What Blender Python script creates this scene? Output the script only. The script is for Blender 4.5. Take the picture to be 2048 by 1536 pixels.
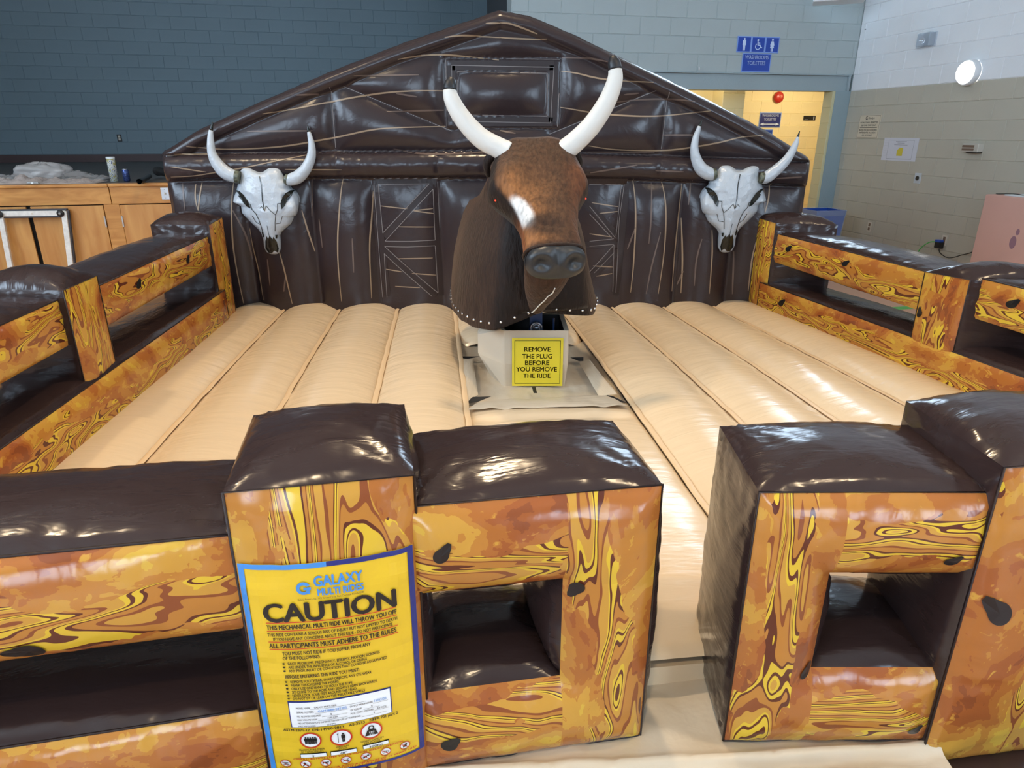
import bpy, math, random
from mathutils import Vector, noise
random.seed(7)
scene = bpy.context.scene
for o in list(bpy.data.objects): bpy.data.objects.remove(o)
R = math.radians
# ---------------------------------------------------------------- camera
cam_d = bpy.data.cameras.new('camera'); cam = bpy.data.objects.new('camera', cam_d)
scene.collection.objects.link(cam); scene.camera = cam
cam_d.sensor_width = 36.0; cam_d.lens = 1345 / 2048 * 36.0; cam_d.clip_start = 0.05
cam.location = (0, 0, 1.68); cam.rotation_euler = (R(90 - 20.5), 0, 0)
# ---------------------------------------------------------------- view and sky
vs = scene.view_settings
vs.view_transform = 'Standard'; vs.look = 'None'; vs.gamma = 1.0; vs.use_curve_mapping = False
vs.exposure = -0.35
SKY = 19.0
HIGHBAY = 430.0
world = bpy.data.worlds.new('world'); scene.world = world; world.use_nodes = True
bg = world.node_tree.nodes['Background']
bg.inputs[0].default_value = (0.62, 0.80, 1.0, 1); bg.inputs[1].default_value = SKY
# ---------------------------------------------------------------- room frame (the hall is turned against the camera)
RA = R(12.1); CX, CY = 4.555, 9.85
XR = Vector((math.cos(RA), math.sin(RA), 0)); YR = Vector((-math.sin(RA), math.cos(RA), 0)); C0 = Vector((CX, CY, 0))
def rm(u, w, z): return C0 + XR * u + YR * w + Vector((0, 0, z))
CEIL = 6.4; REAR = -16.0; LEFT = -13.2; STAGE_W = 5.09
WINDOWS = [  # wall, along0, along1, z0, z1
    ('mid', -4.4, -2.4, 3.38, 5.6), ('mid', -2.2, -0.2, 3.38, 5.6),
    ('rear', -11.8, -9.2, 1.4, 4.2), ('rear', -4.2, -1.6, 1.4, 4.2),
    ('left', -12.5, -9.0, 2.6, 5.4), ('left', -7.5, -4.0, 2.6, 5.4),  # left windows added to send cool daylight onto the right wall
    ('right', -11.5, -8.6, 3.4, 5.2)]
def portal(p, ax, ay, sx, sy, n):
    d = bpy.data.lights.new('window_portal', 'AREA'); d.shape = 'RECTANGLE'; d.size = sx; d.size_y = sy
    d.cycles.is_portal = True
    o = bpy.data.objects.new('window_portal', d); scene.collection.objects.link(o)
    o.location = p; o.rotation_euler = n.to_track_quat('-Z', 'Y').to_euler()
for (wl, a, b, z0, z1) in WINDOWS:
    m = (a + b) / 2; zc = (z0 + z1) / 2
    if wl == 'mid': portal(rm(m, 0.02, zc), 0, 0, b - a, z1 - z0, -YR)
    elif wl == 'rear': portal(rm(m, REAR - 0.02, zc), 0, 0, b - a, z1 - z0, YR)
    elif wl == 'left': portal(rm(LEFT - .02, m, zc), 0, 0, b - a, z1 - z0, XR)
    else: portal(rm(0.02, m, zc), 0, 0, b - a, z1 - z0, -XR)
# ---------------------------------------------------------------- helpers
def lin(c):
    c = c / 255.0
    return c / 12.92 if c <= 0.04045 else ((c + 0.055) / 1.055) ** 2.4
def rgb(r, g, b): return (lin(r), lin(g), lin(b), 1.0)
COL = scene.collection
def mesh(name, verts, faces, mat=None, parent=None, uv=None, smooth=True, loc=None):
    me = bpy.data.meshes.new(name); me.from_pydata([tuple(v) for v in verts], [], faces); me.update()
    if uv is not None:
        l = me.uv_layers.new(name='print')
        for lp in me.loops: l.data[lp.index].uv = uv[lp.vertex_index][:2]
        if len(uv) and len(uv[0]) == 4:
            l2 = me.uv_layers.new(name='unit')
            for lp in me.loops: l2.data[lp.index].uv = uv[lp.vertex_index][2:]
    if smooth:
        for p in me.polygons: p.use_smooth = True
    o = bpy.data.objects.new(name, me); COL.objects.link(o)
    if mat:
        for m in (mat if isinstance(mat, (list, tuple)) else [mat]): me.materials.append(m)
    if parent is not None: o.parent = parent
    return o
def tag(o, label=None, cat=None, group=None, kind=None):
    if label: o['label'] = label
    if cat: o['category'] = cat
    if group: o['group'] = group
    if kind: o['kind'] = kind
    return o
def empty(name, label=None, cat=None, group=None, loc=(0, 0, 0)):
    o = bpy.data.objects.new(name, None); COL.objects.link(o); o.location = loc; o.empty_display_size = 0.1
    return tag(o, label, cat, group)
class MB:
    def __init__(s): s.v = []; s.f = []; s.uv = []
    def add(s, verts, faces, uv=None):
        k = len(s.v); s.v += [Vector(v) for v in verts]; s.f += [tuple(i + k for i in f) for f in faces]
        s.uv += uv if uv else [(0.0, 0.0, 0.0, 0.0) if (s.uv and len(s.uv[0]) == 4) else (0.0, 0.0)] * len(verts)
    def box(s, c, ax, ay, az, sx, sy, sz):
        c = Vector(c); ax, ay, az = Vector(ax), Vector(ay), Vector(az); vs = []
        for i in (-.5, .5):
            for j in (-.5, .5):
                for k in (-.5, .5): vs.append(c + ax * (i * sx) + ay * (j * sy) + az * (k * sz))
        s.add(vs, [(0, 1, 3, 2), (4, 6, 7, 5), (0, 4, 5, 1), (2, 3, 7, 6), (0, 2, 6, 4), (1, 5, 7, 3)])
    def bbox(s, x0, x1, y0, y1, z0, z1):
        s.box(((x0 + x1) / 2, (y0 + y1) / 2, (z0 + z1) / 2), (1, 0, 0), (0, 1, 0), (0, 0, 1), x1 - x0, y1 - y0, z1 - z0)
    def rbox(s, u0, u1, w0, w1, z0, z1):
        s.box(rm((u0 + u1) / 2, (w0 + w1) / 2, (z0 + z1) / 2), XR, YR, (0, 0, 1), u1 - u0, w1 - w0, z1 - z0)
    def grid(s, fn, nu, nv, uvfn=None, flip=False):
        vs = []; uv = []
        for j in range(nv + 1):
            for i in range(nu + 1):
                a, b = i / nu, j / nv; vs.append(fn(a, b)); uv.append(uvfn(a, b) if uvfn else (a, b))
        fs = []
        for j in range(nv):
            for i in range(nu):
                q = (j * (nu + 1) + i, j * (nu + 1) + i + 1, (j + 1) * (nu + 1) + i + 1, (j + 1) * (nu + 1) + i)
                fs.append(q[::-1] if flip else q)
        s.add(vs, fs, uv)
    def tube(s, pts, radii, n=12, caps=True):
        pts = [Vector(p) for p in pts]
        if not isinstance(radii, (list, tuple)): radii = [radii] * len(pts)
        vs = []; up = None
        for i, p in enumerate(pts):
            t = (pts[min(i + 1, len(pts) - 1)] - pts[max(i - 1, 0)]).normalized()
            if up is None: up = Vector((0, 0, 1)) if abs(t.z) < .9 else Vector((1, 0, 0))
            a = t.cross(up).normalized(); b = a.cross(t).normalized(); up = b
            for k in range(n):
                q = 2 * math.pi * k / n; vs.append(p + (a * math.cos(q) + b * math.sin(q)) * radii[i])
        fs = []
        for i in range(len(pts) - 1):
            for k in range(n):
                fs.append((i * n + k, i * n + (k + 1) % n, (i + 1) * n + (k + 1) % n, (i + 1) * n + k))
        if caps: fs += [tuple(range(n))[::-1], tuple((len(pts) - 1) * n + k for k in range(n))]
        s.add(vs, fs)
    def lathe(s, prof, c, az=(0, 0, 1), n=32):
        az = Vector(az).normalized(); ax = az.orthogonal().normalized(); ay = az.cross(ax); c = Vector(c); vs = []
        for (r, h) in prof:
            for k in range(n):
                q = 2 * math.pi * k / n; vs.append(c + az * h + (ax * math.cos(q) + ay * math.sin(q)) * r)
        fs = []
        for i in range(len(prof) - 1):
            for k in range(n): fs.append((i * n + k, i * n + (k + 1) % n, (i + 1) * n + (k + 1) % n, (i + 1) * n + k))
        s.add(vs, fs)
    def poly(s, pts):
        s.add(pts, [tuple(range(len(pts)))])
    def build(s, name, mat=None, parent=None, smooth=False):
        return mesh(name, s.v, s.f, mat, parent, s.uv, smooth)
def spline(pts, n=8):
    pts = [Vector(p) for p in pts]; out = []
    for i in range(len(pts) - 1):
        p0 = pts[max(i - 1, 0)]; p1 = pts[i]; p2 = pts[i + 1]; p3 = pts[min(i + 2, len(pts) - 1)]
        for k in range(n):
            t = k / n
            out.append(.5 * ((2 * p1) + (-p0 + p2) * t + (2 * p0 - 5 * p1 + 4 * p2 - p3) * t * t + (-p0 + 3 * p1 - 3 * p2 + p3) * t ** 3))
    out.append(pts[-1]); return out
def interp(tab, x):
    if x <= tab[0][0]: return tab[0][1]
    for (a, b) in zip(tab, tab[1:]):
        if x <= b[0]: return a[1] + (b[1] - a[1]) * (x - a[0]) / (b[0] - a[0])
    return tab[-1][1]
def smooth01(x): x = min(1, max(0, x)); return x * x * (3 - 2 * x)
def bevel(o, w, seg=2):
    m = o.modifiers.new('bevel', 'BEVEL'); m.width = w; m.segments = seg; m.limit_method = 'ANGLE'; return o
# ---------------------------------------------------------------- materials
def mat(name, col, rough=.5, metal=0, spec=.5, coat=0, sheen=0, emit=None, est=0, bump=None, alpha=None, mottle=None):
    m = bpy.data.materials.new(name); m.use_nodes = True; nt = m.node_tree; b = nt.nodes['Principled BSDF']
    b.inputs['Base Color'].default_value = col; b.inputs['Roughness'].default_value = rough; b.inputs['Metallic'].default_value = metal
    b.inputs['Specular IOR Level'].default_value = spec; b.inputs['Coat Weight'].default_value = coat; b.inputs['Coat Roughness'].default_value = .08
    b.inputs['Sheen Weight'].default_value = sheen
    if emit: b.inputs['Emission Color'].default_value = emit; b.inputs['Emission Strength'].default_value = est
    if alpha is not None: b.inputs['Alpha'].default_value = alpha
    tc = nt.nodes.new('ShaderNodeTexCoord')
    if mottle:
        n = nt.nodes.new('ShaderNodeTexNoise'); n.inputs['Scale'].default_value = mottle[0]; n.inputs['Detail'].default_value = 5
        nt.links.new(tc.outputs['Object'], n.inputs['Vector'])
        r = nt.nodes.new('ShaderNodeMapRange'); r.inputs[1].default_value = .3; r.inputs[2].default_value = .7; r.inputs[3].default_value = 1 - mottle[1]; r.inputs[4].default_value = 1 + mottle[1]
        nt.links.new(n.outputs['Fac'], r.inputs[0])
        x = nt.nodes.new('ShaderNodeMix'); x.data_type = 'RGBA'; x.blend_type = 'MULTIPLY'; x.inputs[0].default_value = 1; x.inputs[6].default_value = col
        nt.links.new(r.outputs[0], x.inputs[7]); nt.links.new(x.outputs[2], b.inputs['Base Color'])
    if bump:
        n = nt.nodes.new('ShaderNodeTexNoise'); n.inputs['Scale'].default_value = bump[0]; n.inputs['Detail'].default_value = 4
        mp = nt.nodes.new('ShaderNodeMapping'); mp.inputs['Scale'].default_value = bump[2] if len(bump) > 2 else (1, 1, 1)
        nt.links.new(tc.outputs['Object'], mp.inputs[0]); nt.links.new(mp.outputs[0], n.inputs['Vector'])
        bn = nt.nodes.new('ShaderNodeBump'); bn.inputs['Strength'].default_value = bump[1]; bn.inputs['Distance'].default_value = .02
        nt.links.new(n.outputs['Fac'], bn.inputs['Height']); nt.links.new(bn.outputs[0], b.inputs['Normal'])
    return m
def N(nt, t, **kw):
    n = nt.nodes.new(t)
    for k, v in kw.items(): setattr(n, k, v)
    return n
def wrinkle_bump(nt, b, layers, dist=.01):
    """layers: (scale vec on the print uv, strength, noise detail)"""
    uvn = N(nt, 'ShaderNodeUVMap'); uvn.uv_map = 'print'; oi = N(nt, 'ShaderNodeObjectInfo'); prev = None
    for (sc, st, det) in layers:
        mp = N(nt, 'ShaderNodeMapping'); mp.inputs['Scale'].default_value = sc
        nt.links.new(uvn.outputs[0], mp.inputs[0])
        n = N(nt, 'ShaderNodeTexNoise', noise_dimensions='4D'); n.inputs['Scale'].default_value = 1; n.inputs['Detail'].default_value = det; n.inputs['Distortion'].default_value = .6
        if det == 2.001: n.noise_type = 'RIDGED_MULTIFRACTAL'
        nt.links.new(mp.outputs[0], n.inputs['Vector'])
        mu = N(nt, 'ShaderNodeMath', operation='MULTIPLY'); mu.inputs[1].default_value = 37.0
        nt.links.new(oi.outputs['Random'], mu.inputs[0]); nt.links.new(mu.outputs[0], n.inputs['W'])
        bn = N(nt, 'ShaderNodeBump'); bn.inputs['Strength'].default_value = st; bn.inputs['Distance'].default_value = dist
        nt.links.new(n.outputs['Fac'], bn.inputs['Height'])
        if prev: nt.links.new(prev.outputs[0], bn.inputs['Normal'])
        prev = bn
    nt.links.new(prev.outputs[0], b.inputs['Normal'])
def vinyl(name, col, rough, layers, spec=.5, coat=0.0):
    m = mat(name, col, rough, spec=spec, coat=coat); nt = m.node_tree
    wrinkle_bump(nt, nt.nodes['Principled BSDF'], layers); return m
def wood_print(name):
    m = bpy.data.materials.new(name); m.use_nodes = True; nt = m.node_tree; b = nt.nodes['Principled BSDF']; L = nt.links.new
    uvn = N(nt, 'ShaderNodeUVMap'); uvn.uv_map = 'print'; oi = N(nt, 'ShaderNodeObjectInfo')
    W = N(nt, 'ShaderNodeMath', operation='MULTIPLY'); W.inputs[1].default_value = 91.0; L(oi.outputs['Random'], W.inputs[0])
    def nz(sc, det, w=None, dist=0.0, rough=.5):
        mp = N(nt, 'ShaderNodeMapping'); mp.inputs['Scale'].default_value = sc; L(uvn.outputs[0], mp.inputs[0])
        n = N(nt, 'ShaderNodeTexNoise', noise_dimensions='4D'); n.inputs['Scale'].default_value = 1; n.inputs['Detail'].default_value = det
        n.inputs['Distortion'].default_value = dist; n.inputs['Roughness'].default_value = rough; L(mp.outputs[0], n.inputs['Vector'])
        a = N(nt, 'ShaderNodeMath', operation='ADD'); a.inputs[1].default_value = w or 0; L(W.outputs[0], a.inputs[0]); L(a.outputs[0], n.inputs['W'])
        return n
    def ramp(src, stops):
        r = N(nt, 'ShaderNodeValToRGB'); r.color_ramp.interpolation = 'CONSTANT'; e = r.color_ramp.elements
        e[0].position, e[0].color = stops[0]; e[1].position, e[1].color = stops[1]
        for p, c in stops[2:]:
            x = e.new(p); x.color = c
        L(src, r.inputs[0]); return r
    def mix(f, a, c):
        x = N(nt, 'ShaderNodeMix', data_type='RGBA'); L(f, x.inputs[0]); L(a, x.inputs[6]); L(c, x.inputs[7]); return x.outputs[2]
    def math_(op, a, v=None, c=None):
        x = N(nt, 'ShaderNodeMath', operation=op); L(a, x.inputs[0])
        if c is not None: L(c, x.inputs[1])
        elif v is not None: x.inputs[1].default_value = v
        return x.outputs[0]
    RB, DB, OR, OG, GO, YE = rgb(136, 74, 40), rgb(92, 44, 28), rgb(168, 102, 46), rgb(182, 122, 52), rgb(196, 146, 60), rgb(216, 180, 54)
    blotch = nz((4.4, 7.5, 1), 5, 0, .5, .55)
    base = ramp(blotch.outputs['Fac'], [(0, RB), (.37, rgb(154, 86, 42)), (.425, OR), (.49, OG), (.555, GO), (.635, rgb(204, 164, 64))])
    fleck = nz((20, 30, 1), 3, 7, .8)
    fm = ramp(fleck.outputs['Fac'], [(0, (0, 0, 0, 1)), (.63, (1, 1, 1, 1))])
    c1 = mix(fm.outputs[0], base.outputs[0], ramp(fleck.outputs['Fac'], [(0, OG), (.67, GO)]).outputs[0])
    # grain: contour lines of a stretched noise field, only in a band of the plank
    fld = nz((1.9, 8.2, 1), 1.8, 13, .45)
    un = N(nt, 'ShaderNodeUVMap'); un.uv_map = 'unit'; sp = N(nt, 'ShaderNodeSeparateXYZ'); L(un.outputs[0], sp.inputs[0])
    k = math_('FRACT', math_('ADD', math_('MULTIPLY', fld.outputs['Fac'], 10.0), None, math_('MULTIPLY', sp.outputs[1], 3.0)))
    lines = ramp(k, [(0, YE), (.15, DB), (.24, OG), (.50, RB), (.62, GO), (.84, YE), (.92, DB)])
    band = nz((1.6, 2.5, 1), 2.5, 29, .4)
    vv = math_('ADD', math_('SUBTRACT', sp.outputs[1], .46), None, math_('MULTIPLY', math_('SUBTRACT', band.outputs['Fac'], .5), 1.35))
    ragged = nz((7, 16, 1), 3, 77, .6)
    vv = math_('ADD', vv, None, math_('MULTIPLY', math_('SUBTRACT', ragged.outputs['Fac'], .5), .5))
    bm = ramp(math_('ABSOLUTE', vv), [(0, (1, 1, 1, 1)), (.26, (0, 0, 0, 1))])
    gate_n = nz((2.2, 4.0, 1), 3, 51, .5)
    inner = ramp(gate_n.outputs['Fac'], [(0, (0, 0, 0, 1)), (.40, (1, 1, 1, 1))])
    gm = N(nt, 'ShaderNodeMix', data_type='RGBA', blend_type='MULTIPLY'); gm.inputs[0].default_value = 1
    L(bm.outputs[0], gm.inputs[6]); L(inner.outputs[0], gm.inputs[7])
    c2 = mix(gm.outputs[2], c1, lines.outputs[0])
    L(c2, b.inputs['Base Color']); b.inputs['Roughness'].default_value = .2; b.inputs['Specular IOR Level'].default_value = .5
    wrinkle_bump(nt, b, [((6, 6, 1), .5, 2), ((26, 16, 1), .16, 2), ((8, 8, 1), .10, 2.001)]); return m
M = {}
M['brown'] = vinyl('brown_vinyl', (.031, .0180, .0168, 1), .19, [((4, 4, 1), .5, 2), ((9, 26, 1), .32, 3), ((7, 7, 1), .14, 2.001)], .45)
M['barn'] = vinyl('barn_vinyl', (.030, .0205, .0220, 1), .24, [((3, 3, 1), .35, 2), ((12, 12, 1), .25, 3), ((5, 5, 1), .08, 2.001)], .42)
M['board'] = vinyl('barn_board_vinyl', (.026, .016, .0155, 1), .4, [((6, 6, 1), .2, 2)], .35)
M['print'] = wood_print('wood_grain_print')
M['cream'] = vinyl('cream_vinyl', rgb(224, 200, 166), .2, [((4, 26, 1), .26, 3), ((5, 5, 1), .25, 2)], .55)
M['cream2'] = vinyl('cream_cloth', rgb(204, 189, 166), .38, [((7, 7, 1), .55, 3), ((30, 30, 1), .15, 2)], .45)
M['tape'] = mat('cream_seam', rgb(222, 192, 152), .4)
M['stroke'] = mat('tan_print', rgb(150, 128, 104), .35)
M['stroke2'] = mat('faint_tan_print', rgb(98, 82, 74), .35)
M['stitch'] = mat('seam_thread', rgb(128, 120, 118), .45)
M['black'] = mat('black_print', (.008, .008, .009, 1), .3)
M['strap'] = mat('black_strap', (.012, .012, .013, 1), .6)
# ================================================================= THE ROOM
def paint(name, c, rough=.55): return mat(name, c, rough, spec=.3, bump=(60, .12), mottle=(1.3, .05))
M['floor'] = mat('floor_vinyl', rgb(196, 160, 140), .35, mottle=(2, .06))
M['ceil'] = mat('ceiling_paint', rgb(214, 212, 205), .8)
M['w_dark'] = paint('slate_blue_paint', rgb(126, 146, 156))
M['w_mid'] = paint('pale_grey_green_paint', rgb(174, 184, 184))
M['w_beam'] = paint('grey_steel_paint', rgb(160, 174, 178), .4)
M['w_pier'] = paint('blue_grey_paint', rgb(150, 168, 174))
M['w_olive'] = paint('olive_grey_paint', rgb(192, 186, 170))
M['w_white'] = paint('cool_white_paint', rgb(236, 238, 240))
M['w_yel'] = paint('yellow_paint', rgb(240, 226, 180))
M['w_jamb'] = paint('pale_yellow_paint', rgb(206, 200, 160))
M['w_rest'] = paint('plain_wall_paint', rgb(176, 176, 170))
M['glass'] = bpy.data.materials.new('window_glass'); M['glass'].use_nodes = True
_nt = M['glass'].node_tree; _nt.nodes.remove(_nt.nodes['Principled BSDF'])
_t = _nt.nodes.new('ShaderNodeBsdfTransparent'); _g = _nt.nodes.new('ShaderNodeBsdfGlossy'); _g.inputs['Roughness'].default_value = .02
_m = _nt.nodes.new('ShaderNodeMixShader'); _m.inputs[0].default_value = .06
_nt.links.new(_t.outputs[0], _m.inputs[1]); _nt.links.new(_g.outputs[0], _m.inputs[2]); _nt.links.new(_m.outputs[0], _nt.nodes['Material Output'].inputs[0])
M['alu'] = mat('window_frame_metal', rgb(190, 192, 194), .4, metal=.6)
def S(o): o['kind'] = 'structure'; return o
b = MB(); b.rbox(LEFT - .3, 6, REAR - .3, STAGE_W + .3, -.2, 0); S(b.build('floor', M['floor']))
b = MB(); b.rbox(LEFT - .3, .3, REAR - .3, STAGE_W + .3, CEIL, CEIL + .2); S(b.build('ceiling', M['ceil']))
def slab(b, wall, a0, a1, z0, z1, holes, off, th):
    """wall pieces around rectangular holes; off = plane position, th = thickness away from the room"""
    cuts = sorted(set([a0, a1] + [h[0] for h in holes] + [h[1] for h in holes]))
    for p, q in zip(cuts, cuts[1:]):
        hs = [h for h in holes if h[0] <= p and h[1] >= q]
        spans = [(z0, z1)]
        for h in hs: spans = [s for (s0, s1) in spans for s in ((s0, min(s1, h[2])), (max(s0, h[3]), s1)) if s[1] > s[0] + 1e-4]
        for (s0, s1) in spans:
            if wall == 'u': b.rbox(p, q, min(off, off + th), max(off, off + th), s0, s1)
            else: b.rbox(min(off, off + th), max(off, off + th), p, q, s0, s1)
def holes(wl): return [(a, c, z0, z1) for (x, a, c, z0, z1) in WINDOWS if x == wl]
OPEN_L = -3.2
b = MB(); slab(b, 'u', -4.665, 0.3, 2.4, CEIL, holes('mid'), 0.006, .25); b.rbox(-4.665, OPEN_L, .006, .256, 0, 2.4)
wall_mid = S(b.build('wall_back', M['w_mid']))
b = MB(); b.rbox(-.225, 0.0, 0.0, .2, 0, 2.2); b.rbox(0, .3, .0, .25, 0, 2.4); S(b.build('wall_back_pier', M['w_pier']))
b = MB(); b.rbox(OPEN_L, -.06, .03, .25, 2.2, 2.385); beam = S(b.build('trim_1', M['w_beam']))
b = MB(); b.rbox(OPEN_L, -.03, -.012, .05, 2.388, 2.404); b.rbox(-.06, -.03, -.005, .05, 2.2, 2.39); S(b.build('trim_2', M['w_beam']))
b = MB(); slab(b, 'w', REAR, 0, 2.2, CEIL, holes('right'), .006, .25)
wall_right = S(b.build('wall_right', M['w_white']))
b = MB(); slab(b, 'w', REAR, 0, 0, 2.2, [], .006, .25); wall_right_low = S(b.build('wall_right_lower', M['w_olive']))
b = MB(); slab(b, 'u', LEFT - .1, .2, 0, CEIL, holes('rear'), REAR, -.25); S(b.build('wall_rear', M['w_rest']))
b = MB(); slab(b, 'w', REAR - .25, STAGE_W + .1, 0, CEIL, holes('left'), LEFT, -.25); S(b.build('wall_left', M['w_rest']))
b = MB(); b.rbox(LEFT - .25, -2.4, STAGE_W + .006, STAGE_W + .25, 0, CEIL); wall_stage = S(b.build('wall_stage', M['w_dark']))
M['wing'] = mat('dark_wing_paint', rgb(62, 66, 70), .7)
b = MB(); b.rbox(-4.665, -4.6, .26, 1.6, 0, CEIL); b.rbox(-2.5, -2.4, 1.3, STAGE_W, 0, CEIL); b.rbox(-2.5, -2.4, .25, 1.3, 2.9, CEIL); b.rbox(-4.665, -2.4, .256, .3, 2.5, CEIL); S(b.build('wall_wing', M['wing']))
M['base'] = mat('brown_baseboard', rgb(84, 66, 66), .5)
b = MB(); b.rbox(LEFT, -2.5, STAGE_W - .03, STAGE_W, 1.19, 1.32); S(b.build('baseboard_stage', M['base']))
# windows: frame, mullions, glass
for i, (wl, a, c, z0, z1) in enumerate(WINDOWS):
    root = MB(); pane = MB(); nm = 3
    def seg(B, p0, p1, q0, q1, t0, t1):
        if wl == 'mid': B.rbox(p0, p1, .05 + t0, .05 + t1, q0, q1)
        elif wl == 'rear': B.rbox(p0, p1, REAR - .15 + t0, REAR - .15 + t1, q0, q1)
        elif wl == 'left': B.rbox(LEFT - .15 + t0, LEFT - .15 + t1, p0, p1, q0, q1)
        else: B.rbox(.05 + t0, .05 + t1, p0, p1, q0, q1)
    for p in range(nm + 1):
        x = a + (c - a) * p / nm; x0 = min(max(x - .025, a), c - .05); seg(root, x0, x0 + .05, z0, z1, 0, .08)
    for z in (z0, z1 - .05): seg(root, a, c, z, z + .05, 0, .08)
    o = S(root.build('window_%d' % (i + 1), M['alu']))
    for p in range(nm):
        g = MB(); x0 = a + (c - a) * p / nm; x1 = a + (c - a) * (p + 1) / nm; seg(g, x0 + .026, x1 - .026, z0 + .05, z1 - .05, .035, .041); g.build('pane', M['glass'], o)
# concrete blocks laid in running bond, one object each
def block_mesh(name, L, H, m):
    B = MB(); d = .006; e = .005
    o = [(-L / 2, 0, -H / 2), (L / 2, 0, -H / 2), (L / 2, 0, H / 2), (-L / 2, 0, H / 2)]
    i = [(-L / 2 + e, -d, -H / 2 + e), (L / 2 - e, -d, -H / 2 + e), (L / 2 - e, -d, H / 2 - e), (-L / 2 + e, -d, H / 2 - e)]
    B.add(o + i, [(4, 5, 6, 7), (0, 1, 5, 4), (1, 2, 6, 5), (2, 3, 7, 6), (3, 0, 4, 7)])
    me = bpy.data.meshes.new(name); me.from_pydata([tuple(v) for v in B.v], [], B.f); me.materials.append(m); return me
def blocks(parent, m, wall, off, a0, a1, z0, rows, skip=None, shift=0.0):
    cache = {}
    rz = RA if wall == 'u' else RA - math.pi / 2
    for r in range(rows):
        z = z0 + .2 * r + .1; x = a0 - (.2 if (r % 2) else 0) + shift
        while x < a1 - 1e-3:
            p, q = max(x, a0), min(x + .4, a1); x += .4
            if q - p < .03: continue
            if skip and skip((p + q) / 2, z): continue
            key = round(q - p, 3)
            if key not in cache: cache[key] = block_mesh('block', key - .004, .196, m)
            o = bpy.data.objects.new('block', cache[key]); COL.objects.link(o); o.parent = parent
            c = (p + q) / 2; o.location = rm(c, off, z) if wall == 'u' else rm(off, c, z); o.rotation_euler = (0, 0, rz)
blocks(wall_stage, M['w_dark'], 'u', STAGE_W + .006, -12.7, -4.3, 1.32, 14)
blocks(wall_mid, M['w_mid'], 'u', .006, -4.66, 0, 2.4, 4)
blocks(wall_right, M['w_white'], 'w', .006, -4.4, 0, 2.2, 7, shift=.1)
blocks(wall_right_low, M['w_olive'], 'w', .006, -4.4, 0, .2, 10, shift=.1)
# washroom hallway behind the opening
HW = 3.0
b = MB(); b.rbox(-1.1, 3.2, HW + .006, HW + .2, 0, 2.9); wall_hall = S(b.build('wall_hall', M['w_yel']))
blocks(wall_hall, M['w_yel'], 'u', HW + .006, .1, 2.5, 0.4, 11)
b = MB(); b.rbox(-1.435, -1.09, .806, 1.2, 0, 2.9); b.rbox(-1.1, -1.0, 1.1, HW, 0, 2.9); wall_hp = S(b.build('wall_hall_pier', M['w_yel']))
blocks(wall_hp, M['w_yel'], 'u', .806, -1.435, -1.09, 0.0, 14)
b = MB(); b.rbox(-4.5, -1.435, 1.1, 1.3, 0, 2.9); b.rbox(-4.6, -4.5, .25, 3, 0, 2.9); b.rbox(3.2, 3.4, .2, 3.2, 0, 2.9); b.rbox(.3, 3.3, .2, .26, 0, 2.9); S(b.build('wall_hall_side', M['w_yel']))
b = MB(); b.rbox(-4.6, 3.4, .256, 3.2, 2.75, 2.9); S(b.build('ceiling_hall', M['ceil']))
b = MB(); b.rbox(-.256, -.2255, 0.004, .2, 0, 2.2); jm = S(b.build('wall_jamb', M['w_jamb']))
for r in range(11):
    o = bpy.data.objects.new('block', block_mesh('block', .19, .196, M['w_jamb'])); COL.objects.link(o); o.parent = jm
    o.location = rm(-.256, .1, .1 + .2 * r); o.rotation_euler = (0, 0, RA - math.pi / 2)
# lamps -----------------------------------------------------------
M['lampmetal'] = mat('lamp_housing', rgb(120, 122, 124), .4, metal=.8)
M['warmglow'] = mat('warm_lamp_glow', (1, .8, .55, 1), .5, emit=(1, .74, .42, 1), est=6)
M['lampwhite'] = mat('lamp_glass_lit', (1, 1, 1, 1), .4, emit=(1.0, .97, .92, 1), est=7)
def highbay(x, y, lab, e=1.0):
    z = 6.0; r = empty('high_bay_lamp', lab, 'lamp', 'high bay lamps on the hall ceiling', (x, y, z))
    b = MB(); b.lathe([(.02, .38), (.05, .36), (.07, .2), (.12, .16), (.24, 0), (.235, 0), (.11, .14), (.02, .15)], (0, 0, 0)); b.build('reflector', M['lampmetal'], r, True)
    b = MB(); b.lathe([(.09, .1), (.09, .06), (.06, .02), (.001, .01)], (0, 0, 0)); b.build('bulb', M['warmglow'], r, True)
    b = MB(); b.tube([(0, 0, .36), (0, 0, .42)], .012, 8); b.build('stem', M['lampmetal'], r)
    d = bpy.data.lights.new('lamp_light', 'SPOT'); d.energy = HIGHBAY * e; d.color = (1, .76, .48); d.spot_size = R(104); d.spot_blend = .5; d.shadow_soft_size = .14
    o = bpy.data.objects.new('lamp_light', d); COL.objects.link(o); o.parent = r; o.location = (0, 0, -.02)
highbay(-.25, 4.55, 'high bay lamp hanging over the mechanical bull', 1.5)
highbay(-3.6, 2.2, 'high bay lamp hanging left of the camera', 1.1)
highbay(2.6, .6, 'high bay lamp hanging right of the camera', .8)
highbay(-.6, -1.6, 'high bay lamp hanging behind the camera', 1.0)
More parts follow.
